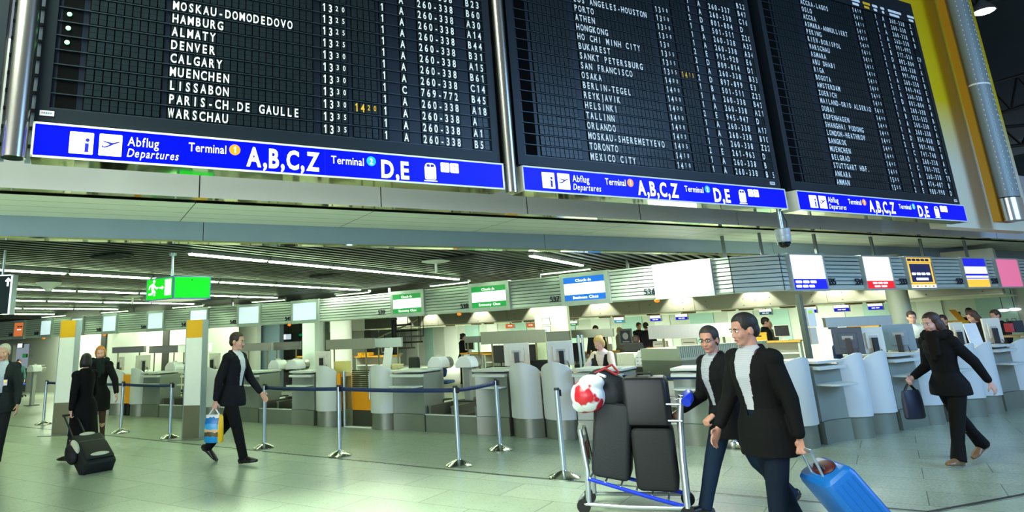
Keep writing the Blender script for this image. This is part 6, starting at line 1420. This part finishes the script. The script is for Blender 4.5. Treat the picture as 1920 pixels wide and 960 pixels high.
mb = MB(); mb.b2(-.20, .20, 0, .03, q.z - .22, q.z + .24); mb.b2(-.02, .02, .03, .06, 0, q.z); mb.build('frame', mat('portrait_frame', (120, 128, 118), .5), t); mb = MB(); mb.b2(-.15, .15, -.006, 0, q.z - .17, q.z + .19); mb.ell((0, -.006, q.z + .03), (.085, .004, .10), None, 16, 10, 1); mb.b2(-.10, .10, -.010, -.006, q.z - .15, q.z - .12, 1); mb.build('print', [mat('print_dark', (60, 62, 80), .6), mat('print_light', (196, 198, 200), .6)], t)

# ------------------------------------------------------------------ luggage
def rbox(mb, x0, x1, y0, y1, z0, z1, r=.04, mi=0):
    # upright box with rounded vertical edges and softened ends
    p = lambda k: rrect(x0 + k, x1 - k, y0 + k, y1 - k, max(.004, r - k * .5))
    secs = [(p(r * .6), z0), (p(r * .15), z0 + r * .35), (p(0), z0 + r), (p(0), z1 - r), (p(r * .15), z1 - r * .35), (p(r * .6), z1)]
    n = len(secs[0][0]); vs = [(a, b, z) for q, z in secs for a, b in q]; fs = []
    for j in range(5):
        for i in range(n): fs.append((j * n + i, j * n + (i + 1) % n, (j + 1) * n + (i + 1) % n, (j + 1) * n + i))
    fs += [tuple(range(n - 1, -1, -1)), tuple(range(5 * n, 6 * n))]; mb.add(vs, fs, mi)
nyl = mat('black_nylon', (13, 14, 17), .7, noise=.25, scale=90, bump=.2); nylg = mat('charcoal_nylon', (22, 25, 31), .6, noise=.2, scale=70, bump=.2); zipm = mat('zip_grey', (84, 88, 92), .5)
def case(label, pos, rz, w, d, h, tilt=0, m_=None, wheels=True, handle=0.0, group=None, pattern='soft', axis='Y'):
    t = thing('suitcase', label, 'suitcase', pos, rz, group); t.rotation_euler = (0, R(tilt), rz) if axis == 'Y' else (R(tilt), 0, rz)
    wz = .05 if wheels else 0
    mb = MB(); rbox(mb, -w / 2, w / 2, -d / 2, d / 2, wz, h, .05); mb.build('shell', m_ or nyl, t)
    if pattern == 'soft':
        mb = MB(); rbox(mb, -w / 2 + .03, w / 2 - .03, -d / 2 - .035, -d / 2 + .02, wz + .05, wz + (h - wz) * .62, .025); mb.build('front_pocket', m_ or nyl, t)
        mb = MB(); mb.tube([(-w / 2 + .04, -d / 2 - .032, wz + (h - wz) * .66), (0, -d / 2 - .012, wz + (h - wz) * .70), (w / 2 - .04, -d / 2 - .032, wz + (h - wz) * .66)], .006, 6); mb.build('zip', zipm, t)
    else:
        mb = MB()
        for i in range(4): mb.b2(-w / 2 - .004, w / 2 + .004, -d / 2 + d * (.2 + .2 * i) - .006, -d / 2 + d * (.2 + .2 * i) + .006, wz + .05, h - .05)
        mb.build('ribs', m_ or nyl, t)
    mb = MB(); mb.tube([(-.07, 0, h - .005), (-.06, 0, h + .03), (.06, 0, h + .03), (.07, 0, h - .005)], .011, 8); mb.build('carry_handle', blk, t)
    if handle:
        mb = MB(); 
        for s in (-1, 1): mb.cyl((s * .09, d / 2 - .03, h - .02), (s * .09, d / 2 - .03, h + handle), .009, n=8)
        mb.cyl((-.10, d / 2 - .03, h + handle), (.10, d / 2 - .03, h + handle), .015, n=10); mb.build('telescopic_handle', alu, t)
    if wheels:
        for s in (-1, 1):
            mb = MB(); mb.cyl((s * (w / 2 - .05), d / 2 - .05, .035), (s * (w / 2 - .02), d / 2 - .05, .035), .035, n=16); mb.build('wheel', rub, t)
    return t
# black soft case pulled by the woman in the coat (tilted towards her hand)
q = atz(188, 887, 0); hnd = w2['L']; dv = Vector((hnd.x - q.x, hnd.y - q.y, 0)); az = math.atan2(dv.y, dv.x)
t = case('black soft suitcase with pale trim pulled by the woman in the long coat', (q.x, q.y, 0.0), az - R(90), .44, .26, .66, 0, mat('black_nylon_green', (12, 18, 16), .7, noise=.25, scale=90, bump=.2))
reach = math.hypot(dv.length, hnd.z); tl = math.atan2(dv.length, hnd.z)
t.rotation_euler = Matrix.Rotation(az - R(90), 3, 'Z').to_4x4().to_euler(); t.rotation_euler = (Matrix.Rotation(az - R(90), 4, 'Z') @ Matrix.Rotation(-tl, 4, 'X')).to_euler()
t.location.z = 0.02
mb = MB()
for s in (-1, 1): mb.cyl((s * .09, 0.06, .64), (s * .09, .0, reach), .012, n=8)
mb.cyl((-.11, 0, reach), (.11, 0, reach), .016, n=10); mb.build('telescopic_handle', dark, t)
mb = MB()
mb.ell((0, -.13, .64), (.11, .018, .03)); tag(mb.build('pale_patch', mat('pale_trim', (206, 206, 178), .6), t), 'pale upper patch'); mb = MB(); mb.ell((0, -.165, .16), (.13, .02, .035)); tag(mb.build('pale_patch', mat('pale_trim', (206, 206, 178), .6), t), 'pale lower patch')
mb = MB(); mb.ell((-.25, 0, .42), (.07, .12, .16)); mb.ell((-.22, -.10, .44), (.05, .05, .13), None, 14, 10, 1); mb.build('side_bag', [nyl, mat('pale_trim', (206, 206, 178), .6)], t)
# blue suitcase of the nearest man
hnd = m7['L']; q = atz(1690, 1060, 0); dv = Vector((hnd.x - q.x, hnd.y - q.y, 0)); az = math.atan2(dv.y, dv.x); reach = math.hypot(dv.length, hnd.z - .03); tl = math.atan2(dv.length, hnd.z)
bl = mat('suitcase_blue', (24, 112, 200), .38, noise=.05, scale=6)
t = case('bright blue hard suitcase rolling behind the nearest man', (q.x, q.y, 0.03), 0, .44, .24, .70, 0, bl, True, 0, None, 'hard')
t.rotation_euler = (Matrix.Rotation(az - R(90), 4, 'Z') @ Matrix.Rotation(-tl, 4, 'X')).to_euler()
mb = MB()
for s in (-1, 1): mb.cyl((s * .08, 0.05, .68), (s * .08, .0, reach), .010, n=8)
mb.cyl((-.10, 0, reach), (.10, 0, reach), .015, n=10); mb.build('telescopic_handle', alu, t)
mb = MB(); mb.ell((0, -.02, .705), (.12, .07, .02)); tag(mb.build('grip_recess', mat('dark_red_fitting', (84, 30, 30), .5), t), 'dark red grip recess'); mb = MB(); mb.ell((0.02, -.125, .42), (.045, .012, .035)); tag(mb.build('badge', mat('dark_red_fitting', (84, 30, 30), .5), t), 'dark red badge')
# shopping bag
def bag(label, pos, rz, w, d, h, ms, name='shopping_bag', cat='bag'):
    t = thing(name, label, cat, pos, rz)
    mb = MB(); mb.loft([((0, 0, -h), (1, 0, 0), (0, 1, 0), w * .46, d * .46), ((0, 0, -h * .95), (1, 0, 0), (0, 1, 0), w * .52, d * .52), ((0, 0, -h * .5), (1, 0, 0), (0, 1, 0), w * .52, d * .5), ((.005, 0, -h * .25), (1, 0, 0), (0, 1, 0), w * .48, d * .34), ((0, 0, -h * .18), (1, 0, 0), (0, 1, 0), w * .45, d * .25)], 24); mb.build('bag_body', ms[0], t)
    mb = MB()
    for s in (-1, 1): mb.tube([(-w * .3, s * .01, -h * .2), (-w * .12, s * .008, -.02), (0, 0, .012), (w * .12, s * .008, -.02), (w * .3, s * .01, -h * .2)], .008, 8)
    mb.build('handles', ms[1], t); return t
bm_ = bpy.data.materials.new('printed_bag'); bm_.use_nodes = True; nt = bm_.node_tree; p = nt.nodes['Principled BSDF']; p.inputs['Roughness'].default_value = .35
tc = nt.nodes.new('ShaderNodeTexCoord'); sx = nt.nodes.new('ShaderNodeSeparateXYZ'); nt.links.new(tc.outputs['Generated'], sx.inputs['Vector']); rp = nt.nodes.new('ShaderNodeValToRGB'); rp.color_ramp.interpolation = 'CONSTANT'
nz = nt.nodes.new('ShaderNodeTexNoise'); nz.inputs['Scale'].default_value = 5; ad = nt.nodes.new('ShaderNodeMath'); ad.operation = 'MULTIPLY_ADD'; ad.inputs[1].default_value = .16; nt.links.new(tc.outputs['Generated'], nz.inputs['Vector']); nt.links.new(nz.outputs['Fac'], ad.inputs[0]); nt.links.new(sx.outputs['Z'], ad.inputs[2]); nt.links.new(ad.outputs[0], rp.inputs['Fac'])
cr = rp.color_ramp; cr.elements[0].position = 0; cr.elements[0].color = lin((20, 150, 215)); cr.elements[1].position = .30; cr.elements[1].color = lin((90, 78, 40))
for pos_, c_ in ((.46, (226, 190, 150)), (.56, (60, 170, 230)), (.76, (20, 120, 200)), (.98, (236, 238, 240))): e = cr.elements.new(pos_); e.color = lin(c_)
mx = nt.nodes.new('ShaderNodeMix'); mx.data_type = 'RGBA'; mx.inputs['B'].default_value = lin((246, 190, 20)); gt = nt.nodes.new('ShaderNodeMath'); gt.operation = 'GREATER_THAN'; gt.inputs[1].default_value = .80
nt.links.new(sx.outputs['X'], gt.inputs[0]); nt.links.new(gt.outputs[0], mx.inputs['Factor']); nt.links.new(rp.outputs['Color'], mx.inputs['A']); nt.links.new(mx.outputs['Result'], p.inputs['Base Color'])
h4 = m4['R']; bag('white plastic shopping bag with blue and yellow print held by the walking man', (h4.x, h4.y, h4.z - .012), R(-10), .27, .13, .44, [bm_, white])
h8 = w8['R']; bag('dark blue handbag held in front by the long-haired woman', (h8.x, h8.y, h8.z - .03), R(20), .30, .12, .38, [mat('handbag_navy', (26, 32, 54), .5, noise=.15), blk], 'handbag', 'handbag')
# trolley
g0 = atz(1292, 962, 0); g1 = atz(1092, 952, 0); dv = g1 - g0; TA = math.atan2(dv.y, dv.x); sil = mat('trolley_silver', (188, 196, 200), .3, .8, noise=.05); tbl = mat('trolley_blue', (10, 50, 200), .4); red = mat('advert_red', (205, 40, 44), .5); adk = mat('advert_dark', (60, 20, 28), .5)
t = thing('luggage_trolley', 'silver airport luggage trolley with blue handle pushed by the man in glasses', 'trolley', g0, TA)
LN = dv.length
mb = MB()
for s in (-1, 1): mb.tube([(0.0, s * .27, .10), (LN * .5, s * .26, .085), (LN * .96, s * .20, .08)], .018, 10)
mb.tube([(LN * .96, -.20, .08), (LN, -.14, .08), (LN, .14, .08), (LN * .96, .20, .08)], .018, 10); mb.build('chassis', sil, t)
mb = MB()
for s in (-1, 1): mb.tube([(-.02, s * .25, .10), (LN * .25, s * .25, .155), (LN * .88, s * .23, .30)], .017, 10)
mb.build('platform_rails', tbl, t)
mb = MB()
for i in range(7): mb.tube([(LN * (.02 + .14 * i), -.245, .115 + .032 * i), (LN * (.02 + .14 * i), .245, .115 + .032 * i)], .009, 8)
mb.build('platform_slats', sil, t)
mb = MB()
for s in (-1, 1): mb.tube([(LN * .90, s * .20, .09), (LN * .885, s * .20, .36), (LN * .93, s * .13, .70), (LN * .94, 0, .72)], .024, 10)
mb.b2(LN * .905, LN * .915, -.17, .17, .36, .64); mb.build('front_frame', sil, t)
mb = MB(); mb.b2(LN * .916, LN * .922, -.14, .14, .44, .58); mb.b2(LN * .898, LN * .904, -.14, .14, .44, .58); mb.build('front_advert', red, t)
mb = MB()
for s in (-1, 1): mb.tube([(0.0, s * .27, .10), (-.01, s * .24, .50), (-.03, s * .15, .80), (-.06, s * .15, .98)], .028, 12)
mb.tube([(-.03, -.16, .78), (-.03, .16, .78)], .015, 8); mb.tube([(-.01, -.24, .52), (-.01, .24, .52)], .012, 8); mb.build('rear_frame', sil, t)
mb = MB(); mb.b2(-.028, -.014, -.20, .20, .16, .50); mb.b2(-.030, -.012, -.15, .15, .26, .42, 1); mb.b2(-.030, -.012, -.18, .18, .17, .20, 2); mb.build('rear_advert', [adk, red, paper], t)
mb = MB(); 
for z in (.80, .94): mb.tube([(-.05, -.22, z), (.12, -.22, z), (.12, .22, z), (-.05, .22, z)], .009, 8)
for y in (-.22, -.11, 0, .11, .22): mb.tube([(.12, y, .80), (.12, y, .94)], .006, 6)
mb.b2(-.05, .12, -.22, .22, .795, .803); mb.build('hand_basket', sil, t)
mb = MB(); mb.tube([(-.10, -.27, .96), (-.13, -.2, .99), (-.13, .2, .99), (-.10, .27, .96)], .042, 14); mb.build('handle_bar', tbl, t)
for x, y in ((.0, -.27), (.0, .27), (LN * .95, -.2), (LN * .95, .2)):
    mb = MB(); mb.cyl((x, y - .02, .06), (x, y + .02, .06), .06, n=20); mb.build('wheel', rub, t)
def tl(x, y, z): return g0 + Vector((math.cos(TA) * x - math.sin(TA) * y, math.sin(TA) * x + math.cos(TA) * y, z))
zt_ = lambda x: .135 + .215 * x / LN
case('large charcoal suitcase leaning at the front of the trolley', tl(LN * .67, 0, zt_(LN * .67) + .02), TA, .34, .46, .66, -8, nylg, False)
case('black suitcase standing upright on the trolley beside its rear frame', tl(LN * .24, 0, zt_(LN * .24) + .025), TA, .36, .48, .52, 0, nyl, False)
case('black square flight case on top of the trolley luggage', tl(LN * .26, 0, zt_(LN * .24) + .025 + .535), TA, .40, .46, .42, 0, mat('case_matt_black', (17, 18, 22), .45, noise=.1), False, 0, None, 'hard')
t = thing('backpack', 'dark soft backpack lying on the front of the trolley luggage', 'backpack', tl(LN * .62, 0, .83), TA)
mb = MB(); mb.ell((0, 0, .19), (.23, .24, .19)); mb.ell((.05, 0, .30), (.15, .18, .12)); mb.ell((-.05, -.05, .08), (.22, .22, .09)); bake(mb, 'bag_body', nylg, .016, t, 4)
mb = MB(); mb.tube([(-.10, -.14, .36), (-.04, -.16, .44), (.06, -.14, .40)], .012, 8); mb.tube([(-.1, .1, .36), (0, .1, .42), (.1, .1, .38)], .012, 8); tag(mb.build('straps', mat('strap_red', (150, 30, 40), .7), t), 'dark red straps')
t = thing('plastic_bag', 'white and red plastic bag hanging over the front of the trolley luggage', 'bag', tl(LN * .80, .24, .94), TA)
rb = bpy.data.materials.new('red_white_bag'); rb.use_nodes = True; nt = rb.node_tree; p = nt.nodes['Principled BSDF']; p.inputs['Roughness'].default_value = .3; nz = nt.nodes.new('ShaderNodeTexNoise'); nz.inputs['Scale'].default_value = 5.5; rp = nt.nodes.new('ShaderNodeValToRGB'); rp.color_ramp.elements[0].position = .50; rp.color_ramp.elements[0].color = lin((224, 228, 232)); rp.color_ramp.elements[1].position = .54; rp.color_ramp.elements[1].color = lin((190, 30, 44)); tc = nt.nodes.new('ShaderNodeTexCoord'); nt.links.new(tc.outputs['Object'], nz.inputs['Vector']); nt.links.new(nz.outputs['Fac'], rp.inputs['Fac']); nt.links.new(rp.outputs['Color'], p.inputs['Base Color'])
mb = MB(); mb.ell((0, 0, .08), (.16, .14, .15)); mb.ell((-.05, .02, .20), (.12, .10, .07)); mb.ell((.05, -.03, .0), (.11, .10, .08)); bake(mb, 'bag_body', rb, .014, t, 3)
mb = MB(); mb.tube([(-.06, -.02, .22), (-.12, 0, .27), (-.18, .04, .25)], .014, 8); mb.build('knot', white, t)
